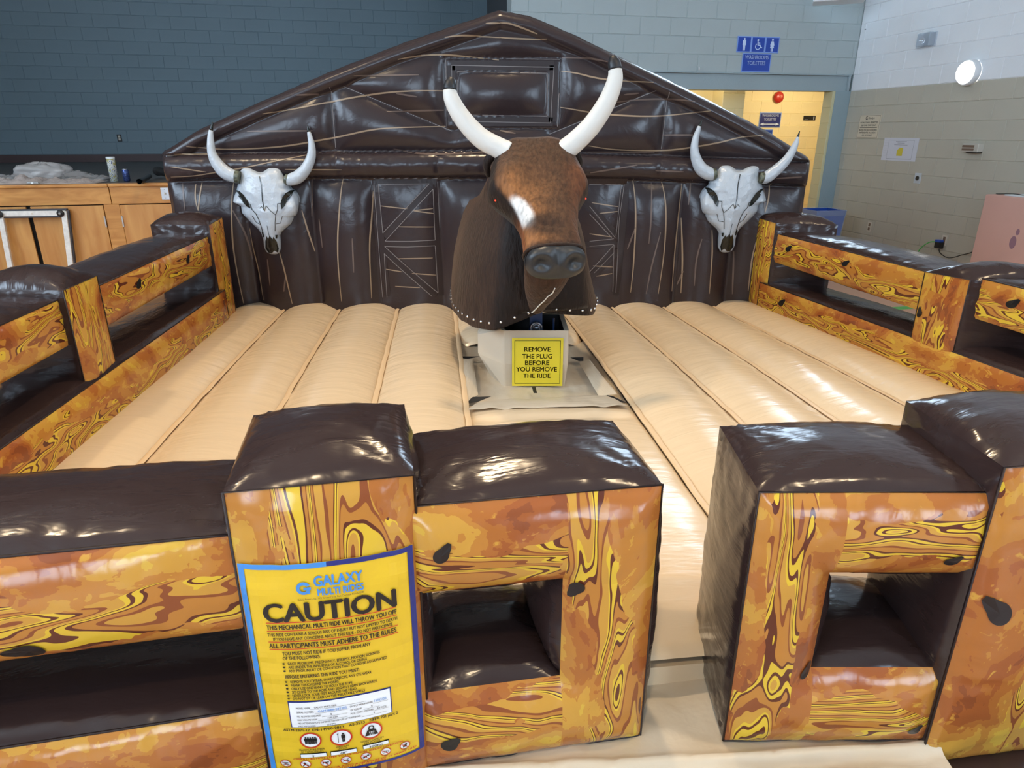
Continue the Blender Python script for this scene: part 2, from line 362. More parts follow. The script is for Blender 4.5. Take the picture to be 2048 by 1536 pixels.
# hallway ceiling lamp
r = empty('ceiling_lamp', 'flush ceiling lamp in the yellow washroom hallway', 'lamp', None, rm(.9, 1.7, 2.75))
b = MB(); b.lathe([(.17, 0), (.17, -.03), (.12, -.07), (.001, -.085)], (0, 0, 0)); b.build('diffuser', M['warmglow'], r, True)
d = bpy.data.lights.new('lamp_light', 'POINT'); d.energy = 62; d.color = (1, .85, .58); d.shadow_soft_size = .15
o = bpy.data.objects.new('lamp_light', d); COL.objects.link(o); o.parent = r; o.location = (0, 0, -.2)
r = empty('ceiling_lamp', 'flush ceiling lamp at the near end of the hallway', 'lamp', None, rm(-1.9, .62, 2.75))
b = MB(); b.lathe([(.17, 0), (.17, -.03), (.12, -.07), (.001, -.085)], (0, 0, 0)); b.build('diffuser', M['warmglow'], r, True)
d = bpy.data.lights.new('lamp_light', 'POINT'); d.energy = 10; d.color = (1, .85, .58); d.shadow_soft_size = .15
o = bpy.data.objects.new('lamp_light', d); COL.objects.link(o); o.parent = r; o.location = (0, 0, -.2)
# ================================================================= INFLATABLE PEN
pen = empty('inflatable_bull_pen', 'brown and cream inflatable ride pen with wood print fence and barn wall', 'inflatable')
def vnoise(p, s=1.0): return noise.noise(Vector(p) * s)
def patch(B, P00, P10, P11, P01, nu, nv, bulge, n, uvs, seed=0.0, wr=.0065, rot=False, power=.55):
    """a bulging cloth panel between four corners with gathers along the seams"""
    P00, P10, P11, P01, n = map(Vector, (P00, P10, P11, P01, n)); n = n.normalized(); lu = (P10 - P00).length; lv = (P01 - P00).length
    def fn(s, t):
        p = P00 * (1 - s) * (1 - t) + P10 * s * (1 - t) + P11 * s * t + P01 * (1 - s) * t
        h = bulge * (max(0, 4 * s * (1 - s)) ** power) * (max(0, 4 * t * (1 - t)) ** power)
        ds = min(s, 1 - s) * lu; dt = min(t, 1 - t) * lv
        g = 0
        env = min(1, ds / .02) * min(1, dt / .02)
        g += vnoise((s * lu * 26, dt * 5, seed)) * math.exp(-dt / .07)
        g += vnoise((t * lv * 26, ds * 5, seed + 9)) * math.exp(-ds / .07)
        g += .55 * vnoise((s * lu * 7, t * lv * 7, seed + 4))
        for ci, (cs, ct) in enumerate(((s, t), (1 - s, t), (s, 1 - t), (1 - s, 1 - t))):
            x_, y_ = cs * lu, ct * lv; r_ = math.hypot(x_, y_)
            if r_ < .5: g += 1.5 * (vnoise((math.atan2(y_, x_) * 4.5, r_ * 2, seed + 20 + ci)) + .5 * vnoise((math.atan2(y_, x_) * 11, r_ * 3, seed + 30 + ci))) * math.exp(-r_ / .13) * min(1, r_ / .04)
        return p + n * (h + wr * g * env)
    def uvf(s, t):
        a, c = s * lu, t * lv
        return (c + seed, a, t, s) if rot else (a + seed, c, s, t)
    B.grid(fn, nu, nv, uvf); return fn
def res(l): return max(8, min(84, int(l / .013)))
SEED = [0.0]
def sd(): SEED[0] += 3.7; return SEED[0]
def puffbox(name, A, Bp, th, za, zb, bulge=(.03, .03, .04), par=None, vertical=False, back_print=True, capz=0.0, shear=0.0):
    """A,Bp: (x,y) ends of the printed face line; th: thickness vector (x,y); za=(z0,z1) at A, zb at B.
       bulge=(face, side, top)"""
    A = Vector((A[0], A[1], 0)); Bv = Vector((Bp[0], Bp[1], 0)); T = Vector((th[0], th[1], 0)); Z = Vector((0, 0, 1))
    a0, a1 = A + Z * za[0], A + Z * za[1]; b0, b1 = Bv + Z * zb[0], Bv + Z * zb[1]
    L = (Bv - A).length; H = za[1] - za[0]; D = T.length; d = (Bv - A).normalized(); n = -T.normalized()
    body = MB()
    patch(body, a1, b1, b1 + T, a1 + T, res(L), res(D), bulge[2], Z, None, sd())
    patch(body, b0, a0, a0 + T, b0 + T, 10, 8, bulge[2] * .5, -Z, None, sd())
    patch(body, b0, b0 + T, b1 + T, b1, res(D), res(H), bulge[1], d, None, sd())
    patch(body, a0 + T, a0, a1, a1 + T, res(D), res(H), bulge[1], -d, None, sd())
    o = body.build(name, M['brown'], par or pen, True)
    w_ = MB(); w_.tube([a0 + n * .001, a1 + n * .001, b1 + n * .001, b0 + n * .001], .0032, 6); w_.build('seam_welt', M['board'], o, True)
    f = MB(); fn = patch(f, a0, b0, b1, a1, res(L), res(H), bulge[0], n, None, sd(), rot=vertical)
    f.build('print_panel', M['print'], o, True)
    if back_print:
        f = MB(); patch(f, b0 + T, a0 + T, a1 + T, b1 + T, res(L) // 2 + 4, res(H), bulge[0], -n, None, sd(), rot=vertical); f.build('print_panel', M['print'], o, True)
    return o, fn, n
def conform(name, polys, fn, n, m, parent, off=.0025):
    """flat print on a bulging face: polys in (s,t) of the face"""
    B = MB()
    for pl in polys: B.poly([fn(s, t) + n * off for (s, t) in pl])
    return B.build(name, m, parent)
def knot(fn, n, par, s, t, w, h, ang=0.0, flip=1):
    """black knot: an eye with a hooked tail"""
    pts = []
    for k in range(22):
        q = 2 * math.pi * k / 22; r = 1.0 + (.95 * max(0, math.cos(q - .7)) ** 9); pts.append((math.cos(q) * r, math.sin(q) * r * .72))
    ca, sa = math.cos(ang), math.sin(ang)
    # fan of triangles so that the print follows the bulge
    B = MB(); c = fn(s, t) + n * .003; ring = [fn(s + w * flip * (x * ca - y * sa), t + h * (x * sa + y * ca)) + n * .003 for (x, y) in pts]
    B.add([c] + ring, [(0, k + 1, (k + 1) % 22 + 1) for k in range(22)]); return B.build('knot', M['black'], par)
# ---- mattress -------------------------------------------------------
XB = [-2.25, -1.83, -1.39, -.93, -.48, -.06, .37, .78, 1.18, 1.57, 1.95]
XF = [-1.88, -1.44, -.99, -.52, -.04, .38, .80, 1.27, 1.75, 2.24, 2.72]
YB = 5.42
def yfront(x): return 1.454 + (x - .42) * .12
def mat_xy(u, v):
    """u 0..10 across the tubes, v 0 (barn wall) .. 1 (entrance)"""
    i = min(9, int(u)); f = u - i
    xb = XB[i] + (XB[i + 1] - XB[i]) * f; xf = XF[i] + (XF[i + 1] - XF[i]) * f
    x = xb + (xf - xb) * v; y = YB + (yfront(xf) - YB) * v; return x, y
def crown(u, v): return .025 * math.sin(math.pi * min(1, v * 1.02)) + .03 * max(0, (u - 6) / 4) * (1 - v * .4)
def tube_z(u, v, amp=.072):
    f = u - math.floor(u) if u < 10 else 1.0
    z = .335 + crown(u, v) + amp * (max(0, math.sin(math.pi * f)) ** .62)
    e = min(v, 1 - v) * 4.0
    return z - .05 * math.exp(-e / .06)
b = MB()
pts = [mat_xy(u, 0) for u in range(11)]; ptf = [mat_xy(u, 1) for u in range(11)]
top = [Vector((x, y, .31)) for x, y in pts]; bot = [Vector((x, y, 0)) for x, y in pts]; topf = [Vector((x, y, .31)) for x, y in ptf]; botf = [Vector((x, y, 0)) for x, y in ptf]
b.add(top + topf, [(i, i + 1, 11 + i + 1, 11 + i) for i in list(range(10))])
b.add(topf + botf, [(i, i + 1, 11 + i + 1, 11 + i) for i in range(10)]); b.add(top + bot, [(i + 1, i, 11 + i, 11 + i + 1) for i in range(10)])
b.add([top[0], topf[0], botf[0], bot[0]], [(0, 1, 2, 3)]); b.add([top[10], topf[10], botf[10], bot[10]], [(3, 2, 1, 0)])
mattress = b.build('mattress', M['cream'], pen)
def tube_piece(k, v0, v1, nv, amp=.072, endround=False):
    B = MB()
    def fn(s, t):
        v = v0 + (v1 - v0) * t; u = k + s; x, y = mat_xy(min(u, 9.9999), v); z = tube_z(k + min(max(s, 0), .99999), v, amp)
        g = min(s, 1 - s); L = 4.0
        z += (.0055 * vnoise((v * L * 14, g * 3, k * 5.3)) + .003 * vnoise((v * L * 34, g * 5, k * 7.1))) * math.exp(-g / .22) * (min(1, g / .05))
        z += .003 * vnoise((v * L * 2.2, s * 2, k * 2.3))
        if endround:
            e = min(t, 1 - t) * (v1 - v0) * 4.0; z -= .07 * math.exp(-e / .05)
        return Vector((x, y, z))
    B.grid(fn, 24, nv, lambda s, t: (s * .43 + k, (v0 + (v1 - v0) * t) * 4.0), flip=True)
    return B.build('mattress_tube', M['cream'], mattress, True)
for k in (0, 1, 2, 3, 6, 7, 8, 9): tube_piece(k, 0, 1, 330)
for k in (4, 5): tube_piece(k, 0, .27, 90, endround=True)
# seam tapes in the valleys
for k in range(1, 10):
    v1 = .27 if k == 5 else 1.0; B = MB(); n = 120
    vs = []; 
    for j in range(n + 1):
        v = v1 * j / n; x, y = mat_xy(k, v); z = .335 + crown(k, v) + .019 + .003 * vnoise((v * 40, k, 0)); wob = .006 * vnoise((v * 22, k, 5))
        if v > .985: z -= .02
        vs += [Vector((x - .014 + wob, y, z + .004)), Vector((x + wob, y, z + .010)), Vector((x + .014 + wob, y, z + .004))]
    B.add(vs, [q for j in range(n) for q in ((3 * j, 3 * j + 3, 3 * j + 4, 3 * j + 1), (3 * j + 1, 3 * j + 4, 3 * j + 5, 3 * j + 2))][0:]); B.build('seam_tape', M['tape'], mattress, True)
# front centre cushion
def cush(s, t):
    v = .545 + (1 - .545) * t; u = 4 + 2 * s; x, y = mat_xy(u, v)
    h = .05 * (max(0, 4 * s * (1 - s)) ** .35) * (max(0, 4 * t * (1 - t)) ** .3)
    h += .004 * vnoise((s * 6, t * 9, 2)) - .022 * math.exp(-((t - .13) / .018) ** 2) * min(1, 6 * min(s, 1 - s))
    return Vector((x, y, .335 + crown(u, v) * .6 + h))
B = MB(); B.grid(cush, 50, 90, lambda s, t: (s * .85, t * 1.8), flip=True); B.build('front_cushion', M['cream'], mattress, True)
# recess floor cloth round the machine
def recess(s, t):
    v = .262 + (.56 - .262) * t; u = 4 + 2 * s; x, y = mat_xy(u, v); e = min(s, 1 - s)
    return Vector((x, y, .322 + .03 * math.exp(-e / .04) + .010 * vnoise((s * 7, t * 6, 3)) + .006 * vnoise((s * 20, t * 14, 8))))
B = MB(); B.grid(recess, 50, 60, lambda s, t: (s * .85, t * 1.2), flip=True); B.build('recess_cloth', M['cream2'], mattress, True)
def flap(name, c4, m, bul=.012, n=(14, 14), seed=1.0, wr=.006):
    P = [Vector(p) for p in c4]; B = MB()
    def fn(s, t):
        p = P[0] * (1 - s) * (1 - t) + P[1] * s * (1 - t) + P[2] * s * t + P[3] * (1 - s) * t
        return p + Vector((0, 0, bul * (16 * s * (1 - s) * t * (1 - t)) ** .5 + wr * vnoise((p.x * 14, p.y * 9, seed))))
    B.grid(fn, n[0], n[1], lambda s, t: (s * .3, t * .6)); return B.build(name, m, mattress, True)
flap('side_flap', [(-.322, 3.953, .375), (-.242, 3.942, .37), (-.182, 3.368, .36), (-.241, 3.209, .375)], M['cream2'], .012, seed=2)
flap('side_flap', [(.409, 3.874, .37), (.471, 3.885, .385), (.553, 3.286, .395), (.461, 3.333, .365)], M['cream2'], .012, seed=5)
flap('front_flap', [(-.158, 3.238, .375), (.49, 3.322, .375), (.594, 3.131, .395), (-.224, 3.10, .385)], M['cream2'], .014, n=(40, 14), seed=9, wr=.010)
for i, q in enumerate([[(-.242, 3.312), (-.109, 3.321), (-.183, 3.238), (-.25, 3.21)], [(.498, 3.346), (.537, 3.329), (.60, 3.22), (.556, 3.246)],
          [(-.331, 4.023), (-.199, 4.023), (-.272, 3.975), (-.325, 3.975)], [(.363, 3.999), (.448, 4.011), (.44, 3.93), (.411, 3.925)], [(.109, 3.481), (.13, 3.481), (.136, 3.384), (.117, 3.384)]]):
    flap('strap', [(x, y, .368 if i < 2 else .362) for x, y in q], M['strap'], .004, n=(6, 6), wr=.002)
# ---- entrance apron in front of the mattress
def apron(s, t):
    x = -.30 + 1.36 * s; y0 = yfront(x) + .02; y = .86 + (y0 - .86) * t
    yr = 1.165 + .06 * (x + .3) + .012 * vnoise((x * 5, 0, 1))
    z = .245 + .010 * vnoise((x * 5, y * 6, 3)) + .005 * vnoise((x * 17, y * 15, 6)) + .018 * math.exp(-((y - yr) / .016) ** 2)
    if y > yr: z += .006
    return Vector((x, y, z))
B = MB(); B.grid(apron, 110, 60, lambda s, t: (s * 1.36, t * .6)); apr = B.build('entrance_apron', M['cream2'], pen, True)
flap('loose_flap', [(.55, 1.03, .262), (.93, 1.10, .262), (.99, 1.185, .268), (.52, 1.165, .268)], M['cream2'], .008, seed=13, n=(20, 10)).parent = apr
def lip(s, t):
    x = -.30 + 1.36 * s; y = yfront(x); return Vector((x, y - .012 * math.sin(math.pi * t) + .012, .25 + .055 * t))
B = MB(); B.grid(lip, 40, 6); B.build('step_edge', M['cream'], mattress, True)
b = MB(); b.bbox(-.3, 1.06, .86, 1.5, 0, .225); b.build('apron_base', M['cream2'], apr)
b = MB(); b.bbox(-2.5, -.3, .78, 1.35, 0, .2); b.build('pen_base', M['brown'], pen); b = MB(); b.bbox(1.06, 3.2, .95, 1.75, 0, .2); b.build('pen_base', M['brown'], pen)
# ---- side fences ------------------------------------------------------
def lx(y): return -1.72 - .084 * y
def rx(y): return 3.322 - .274 * y
TL = (-.37, .031); TR = (.357, -.098)
def left_run(name, y0, y1, za, zb, off=0, th=TL, bul=(.03, .02, .05), vert=False):
    return puffbox(name, (lx(y0) + off, y0), (lx(y1) + off, y1), th, za, zb, bul, vertical=vert)
def right_run(name, y0, y1, za, zb, off=0, th=TR, bul=(.03, .02, .05), vert=False):
    return puffbox(name, (rx(y1) + off, y1), (rx(y0) + off, y0), th, zb, za, bul, vertical=vert)
left_run('post', 4.737, 5.04, (.3, 1.08), (.3, 1.10), .02, (-.42, .035), (.015, .02, .06), True)
left_run('post', 2.844, 3.141, (.5, 1.045), (.5, 1.05), .03, (-.42, .035), (.02, .02, .075), True)
left_run('post', .86, 1.2, (.2, 1.04), (.2, 1.04), .03, (-.42, .035), (.02, .02, .06), True)
for (a, c) in ((3.13, 4.75), (1.19, 2.86)):
    o, fn, n = left_run('upper_rail', a, c, (.79, .99), (.80, 1.005)); L = c - a
    for s_ in (.28, .74): knot(fn, n, o, s_ + random.uniform(-.06, .06), .62, .028 / L, .12, .3)
o, fn, n = left_run('lower_rail', 1.15, 4.78, (.25, .60), (.28, .62), .05, (-.4, .034), (.045, .02, .05))
right_run('post', 5.01, 5.25, (.3, 1.06), (.3, 1.075), -.02, (.40, -.11), (.015, .02, .06), True)
o, fn, n = right_run('post', 3.40, 3.67, (.46, .975), (.46, .965), -.05, (.44, -.12), (.02, .02, .085), True); knot(fn, n, o, .14, .55, .10, .045, 1.2)
right_run('post', 1.5, 1.8, (.2, 1.0), (.2, 1.0), -.05, (.42, -.115), (.02, .02, .06), True)
for (a, c) in ((3.66, 5.03), (1.78, 3.42)):
    o, fn, n = right_run('upper_rail', a, c, (.735, .955), (.78, .985)); L = c - a
    knot(fn, n, o, .14, .6, .028 / L, .12, .3); knot(fn, n, o, .55, .66, .024 / L, .10, .3)
o, fn, n = right_run('lower_rail', 1.7, 5.06, (.28, .565), (.30, .615), -.05, (.40, -.11), (.045, .02, .05)); knot(fn, n, o, .09, .72, .03 / 3.4, .09, .3)
# ---- front fence --------------------------------------------------------
fdir = Vector((-.984, -.18)); fn_th = (-.06, .33)
P0 = Vector((-.548, 1.12)); P1 = Vector((-.195, 1.19))
banner_post, banner_fn, banner_n = puffbox('post', P0, P1, (-.075, .372), (.12, 1.042), (.12, 1.042), (.05, .035, .055), vertical=True)
Q0 = P0 + Vector((.02, .012)); Q1 = P0 + fdir * 1.42
o, fn, n = puffbox('upper_rail', Q1 + Vector((0, .01)), Q0, fn_th, (.69, .94), (.72, .945), (.045, .02, .05)); knot(fn, n, o, .715, .16, .02, .10, 2.6)
o, fn, n = puffbox('lower_rail', Q1, Q0, fn_th, (.18, .48), (.2, .505), (.045, .02, .05))
knot(fn, n, o, .45, .5, .02, .10, .4)
def gate(A, Bt, th, z0, z1, hs0, hs1, hz0, hz1, bul=.045):
    """a leaf of the entrance: a padded square frame with an opening, printed on both faces"""
    A = Vector((A[0], A[1], 0)); Bv = Vector((Bt[0], Bt[1], 0)); T = Vector((th[0], th[1], 0)); Z = Vector((0, 0, 1)); L = (Bv - A).length; H = z1 - z0; d = (Bv - A).normalized(); n = -T.normalized()
    t0 = (hz0 - z0) / H; t1 = (hz1 - z0) / H; seed = sd()
    def P(s, t, back=False): return A + (Bv - A) * s + Z * (z0 + H * t) + (T if back else Vector())
    def face(s, t, back=False):
        de = min(s if hs0 > .001 else 9, 1 - s if hs1 < .999 else 9) * L; de = min(de, t * H, (1 - t) * H)
        if hs0 <= .001: de = min(de, s * L + .015)
        if hs1 >= .999: de = min(de, (1 - s) * L + .015)
        dx = max(hs0 - s, s - hs1, 0) * L; dz = max(t0 - t, t - t1, 0) * H; dh = math.hypot(dx, dz); dd = max(0, min(de, dh))
        h = bul * (1 - math.exp(-dd / .045))
        h += (.0035 * vnoise((s * L * 22, t * H * 22, seed)) + .004 * vnoise((s * L * 9, t * H * 9, seed + 5))) * min(1, dd / .02)
        return P(s, t, back) + (n if not back else -n) * h
    sb = sorted({0, hs0, hs1, 1}); tb = [0, t0, t1, 1]
    def build_face(back):
        B = MB()
        for s0, s1 in zip(sb, sb[1:]):
            for q0, q1 in zip(tb, tb[1:]):
                if s0 >= hs0 - 1e-6 and s1 <= hs1 + 1e-6 and q0 >= t0 - 1e-6 and q1 <= t1 + 1e-6: continue
                vert = not (s0 >= hs0 - 1e-6 and s1 <= hs1 + 1e-6)
                def fn(a, c): return face(s0 + (s1 - s0) * a, q0 + (q1 - q0) * c, back)
                def uv(a, c):
                    x, y = (s0 + (s1 - s0) * a) * L, (q0 + (q1 - q0) * c) * H
                    return (y + seed + 40, x, q0 + (q1 - q0) * c, a) if vert else (x + seed + (7 if q0 > .5 else 0), y, a, c)
                B.grid(fn, res((s1 - s0) * L), res((q1 - q0) * H), uv, flip=back)
        return B
    body = MB()
    patch(body, P(0, 1), P(1, 1), P(1, 1, True), P(0, 1, True), res(L), res(T.length), .05, Z, None, sd(), wr=.006)
    patch(body, P(1, 0), P(0, 0), P(0, 0, True), P(1, 0, True), 20, 16, .025, -Z, None, sd())
    patch(body, P(1, 0), P(1, 0, True), P(1, 1, True), P(1, 1), res(T.length), res(H), .05, d, None, sd(), wr=.006)
    patch(body, P(0, 0, True), P(0, 0), P(0, 1), P(0, 1, True), res(T.length), res(H), .02, -d, None, sd())
    # lining of the opening
    patch(body, P(hs0, t0), P(hs1, t0), P(hs1, t0, True), P(hs0, t0, True), 20, 20, .055, Z, None, sd(), wr=.006)
    patch(body, P(hs1, t1), P(hs0, t1), P(hs0, t1, True), P(hs1, t1, True), 20, 20, .045, -Z, None, sd(), wr=.006)
    if hs1 < .999: patch(body, P(hs1, t0, True), P(hs1, t0), P(hs1, t1), P(hs1, t1, True), 20, 20, .05, -d, None, sd(), wr=.006)
    if hs0 > .001: patch(body, P(hs0, t0), P(hs0, t0, True), P(hs0, t1, True), P(hs0, t1), 20, 20, .05, d, None, sd(), wr=.006)
    o = body.build('gate_leaf', M['brown'], pen, True)
    w_ = MB(); w_.tube([P(0, 0) + n * .001, P(0, 1) + n * .001, P(1, 1) + n * .001, P(1, 0) + n * .001, P(0, 0) + n * .001], .0032, 6); w_.build('seam_welt', M['board'], o, True)
    build_face(False).build('print_panel', M['print'], o, True); build_face(True).build('print_panel', M['print'], o, True)
    return o, face, n
o, fn, n = gate((-.205, 1.195), (.325, 1.285), (-.06, .345), .25, .968, 0.0, .60, .478, .752)
knot(fn, n, o, .10, .86, .032, .032, .3); knot(fn, n, o, .65, .68, .032, .026, 3.6); knot(fn, n, o, .10, .135, .036, .03, .2)
o, fn, n = gate((.53, 1.27), (1.03, 1.27), (.015, .345), .25, .958, .37, 1.0, .482, .752)
knot(fn, n, o, .86, .78, .03, .022, .2); knot(fn, n, o, .33, .33, .03, .026, .6); knot(fn, n, o, .90, .09, .03, .022, .2)
o, fn, n = puffbox('post', (1.02, 1.245), (1.40, 1.30), (.0, .37), (.2, 1.03), (.2, 1.03), (.05, .03, .055), vertical=True); knot(fn, n, o, .16, .58, .09, .038, 1.8)
puffbox('upper_rail', (1.39, 1.32), (2.75, 1.52), (-.03, .33), (.72, .945), (.69, .94), (.045, .02, .05)); puffbox('lower_rail', (1.39, 1.32), (2.75, 1.52), (-.03, .33), (.2, .5), (.18, .48), (.045, .02, .05))
# ---- barn wall ------------------------------------------------------------
ROOF = [(-2.60, 1.535), (-2.567, 1.548), (-2.301, 1.691), (-1.912, 1.844), (-1.317, 2.07), (-.793, 2.251), (-.365, 2.38), (-.084, 2.464), (.126, 2.427), (.444, 2.308), (.77, 2.168), (1.177, 1.995), (1.556, 1.828), (1.907, 1.663), (2.202, 1.498), (2.22, 1.485)]
BTOP = [(-2.6, 1.526), (-1.349, 1.543), (-.088, 1.55), (2.2, 1.482)]
BBOT = [(-2.6, 1.34), (-1.719, 1.361), (-.089, 1.361), (.838, 1.351), (2.2, 1.302)]
VS = [-2.62, -2.022, -1.52, -1.05, -.553, -.054, .369, .85, 1.285, 1.695, 2.24]
SEG = [((-1.3, 1.99), (-1.305, 1.56)), ((-1.212, 1.991), (-.44, 1.69)), ((1.122, 1.95), (1.105, 1.55)), ((1.029, 1.96), (.275, 1.669))]
WR0, WR1 = (-.477, 1.712, .340, 2.17), (-.393, 1.796, .254, 2.082)
BY = 5.29
def dseg(x, z, s):
    (ax, az), (bx, bz) = s; dx, dz = bx - ax, bz - az; t = max(0, min(1, ((x - ax) * dx + (z - az) * dz) / (dx * dx + dz * dz))); return math.hypot(x - ax - t * dx, z - az - t * dz)
def drect(x, z, r):
    ix = min(x - r[0], r[2] - x); iz = min(z - r[1], r[3] - z)
    if ix >= 0 and iz >= 0: return min(ix, iz)
    return math.hypot(max(r[0] - x, x - r[2], 0), max(r[1] - z, z - r[3], 0))
def barn_h(x, z):
    zt, zb = interp(BTOP, x), interp(BBOT, x); zr = interp(ROOF, x); ed = min(x + 2.60, 2.22 - x)
    if z > zt:      # gable
        dr = (zr - z) * .9
        k = 1.0
        for d_ in [z - zt, max(0, dr - .075), max(ed, 0)] + [dseg(x, z, s) + .003 for s in SEG] + [drect(x, z, WR0)]: k *= 1 - math.exp(-d_ / .075)
        inw = WR0[0] < x < WR0[2] and WR0[1] < z < WR0[3]
        if inw:
            ins = WR1[0] < x < WR1[2] and WR1[1] < z < WR1[3]
            h = .02 + (.075 * (1 - math.exp(-(x - WR1[0]) / .11)) * (1 - math.exp(-(WR1[2] - x) / .11)) * (1 - math.exp(-(z - WR1[1]) / .08)) * (1 - math.exp(-(WR1[3] - z) / .08)) if ins else .006)
        else:
            h = .012 + .085 * k
        if dr < .105:   # rolled edge along the roof
            q = (dr - .05) / .055; h = max(h if dr > .075 else 0, .075 * math.sqrt(max(0, 1 - q * q)))
        return h * min(1, .25 + max(ed, 0) / .05)
    if z > zb:      # eave band
        q = (z - zb) / (zt - zb); dd = min([abs(x - k) for k in (-1.3, -.55, .38, 1.1)]); h = .02 + .085 * math.sqrt(max(0, 4 * q * (1 - q))) * (1 - .25 * math.exp(-dd / .03))
        h += .004 * vnoise((x * 22, q * 2, 4)) * min(1, 5 * min(q, 1 - q))
        return h * min(1, .25 + max(ed, 0) / .05)
    k = 1 - math.exp(-((zb - z) + .003) / .10)
    for v_ in VS: k *= 1 - math.exp(-abs(x - v_) / .085)
    h = .012 + .085 * k
    if -1.05 < x < -.553 or .369 < x < .85: h = .02 + .04 * k
    h += .004 * vnoise((x * 24, z * 3, 7)) * math.exp(-(zb - z) / .10) + .003 * vnoise((x * 4, z * 5, 2))
    return h * min(1, .25 + max(ed, 0) / .05)
def barn_fn(s, t):
    x = -2.60 + 4.82 * s; z0 = .2; z = z0 + (interp(ROOF, x) - z0) * t; return Vector((x, BY - barn_h(x, z), z))
B = MB(); B.grid(barn_fn, 330, 170, lambda s, t: (s * 4.82, t * 2.2)); barn = B.build('barn_wall', M['barn'], pen, True)
BD = .5
B = MB()
def rim(s, t):
    x = -2.60 + 4.82 * s; z = interp(ROOF, x); return Vector((x, BY + BD * t, z + .035 * math.sqrt(max(0, 4 * t * (1 - t))) + .004 * vnoise((x * 18, t * 3, 1))))
B.grid(rim, 240, 16, lambda s, t: (s * 4.8, t * .5)); B.build('roof_rim', M['barn'], barn, True)
B = MB()
for sgn, x, zt in ((-1, -2.60, 1.535), (1, 2.22, 1.485)):
    patch(B, (x, BY + (BD if sgn < 0 else 0), .0), (x, BY + (0 if sgn < 0 else BD), .0), (x, BY + (0 if sgn < 0 else BD), zt), (x, BY + (BD if sgn < 0 else 0), zt), 14, 30, .05, (sgn, 0, 0), None, 2.0)
B.build('side_panel', M['barn'], barn, True)
B = MB(); n_ = 60; bk = [Vector((-2.60 + 4.82 * i / n_, BY + BD, interp(ROOF, -2.60 + 4.82 * i / n_))) for i in range(n_ + 1)]; bk0 = [Vector((p.x, p.y, 0)) for p in bk]
B.add(bk + bk0, [(i + 1, i, n_ + 1 + i, n_ + 2 + i) for i in range(n_)]); B.build('back_panel', M['barn'], barn)
def on_barn(x, z, off=.003): return Vector((x, BY - barn_h(x, z) - off, z))
def ribbon(B, pts, w, taper=True, off=.003, n=8):
    q = spline([(x, z, 0) for x, z in pts], n); m = len(q) - 1; vs = []
    for i, p in enumerate(q):
        t = (q[min(i + 1, m)] - q[max(i - 1, 0)]).normalized(); k = w * (.25 + .75 * math.sin(math.pi * (.08 + .84 * i / m)) if taper else 1) / 2
        nx, nz = -t.y * k, t.x * k
        vs += [on_barn(p.x + nx, p.y + nz, off), on_barn(p.x - nx, p.y - nz, off)]
    B.add(vs, [(2 * i, 2 * i + 1, 2 * i + 3, 2 * i + 2) for i in range(m)])
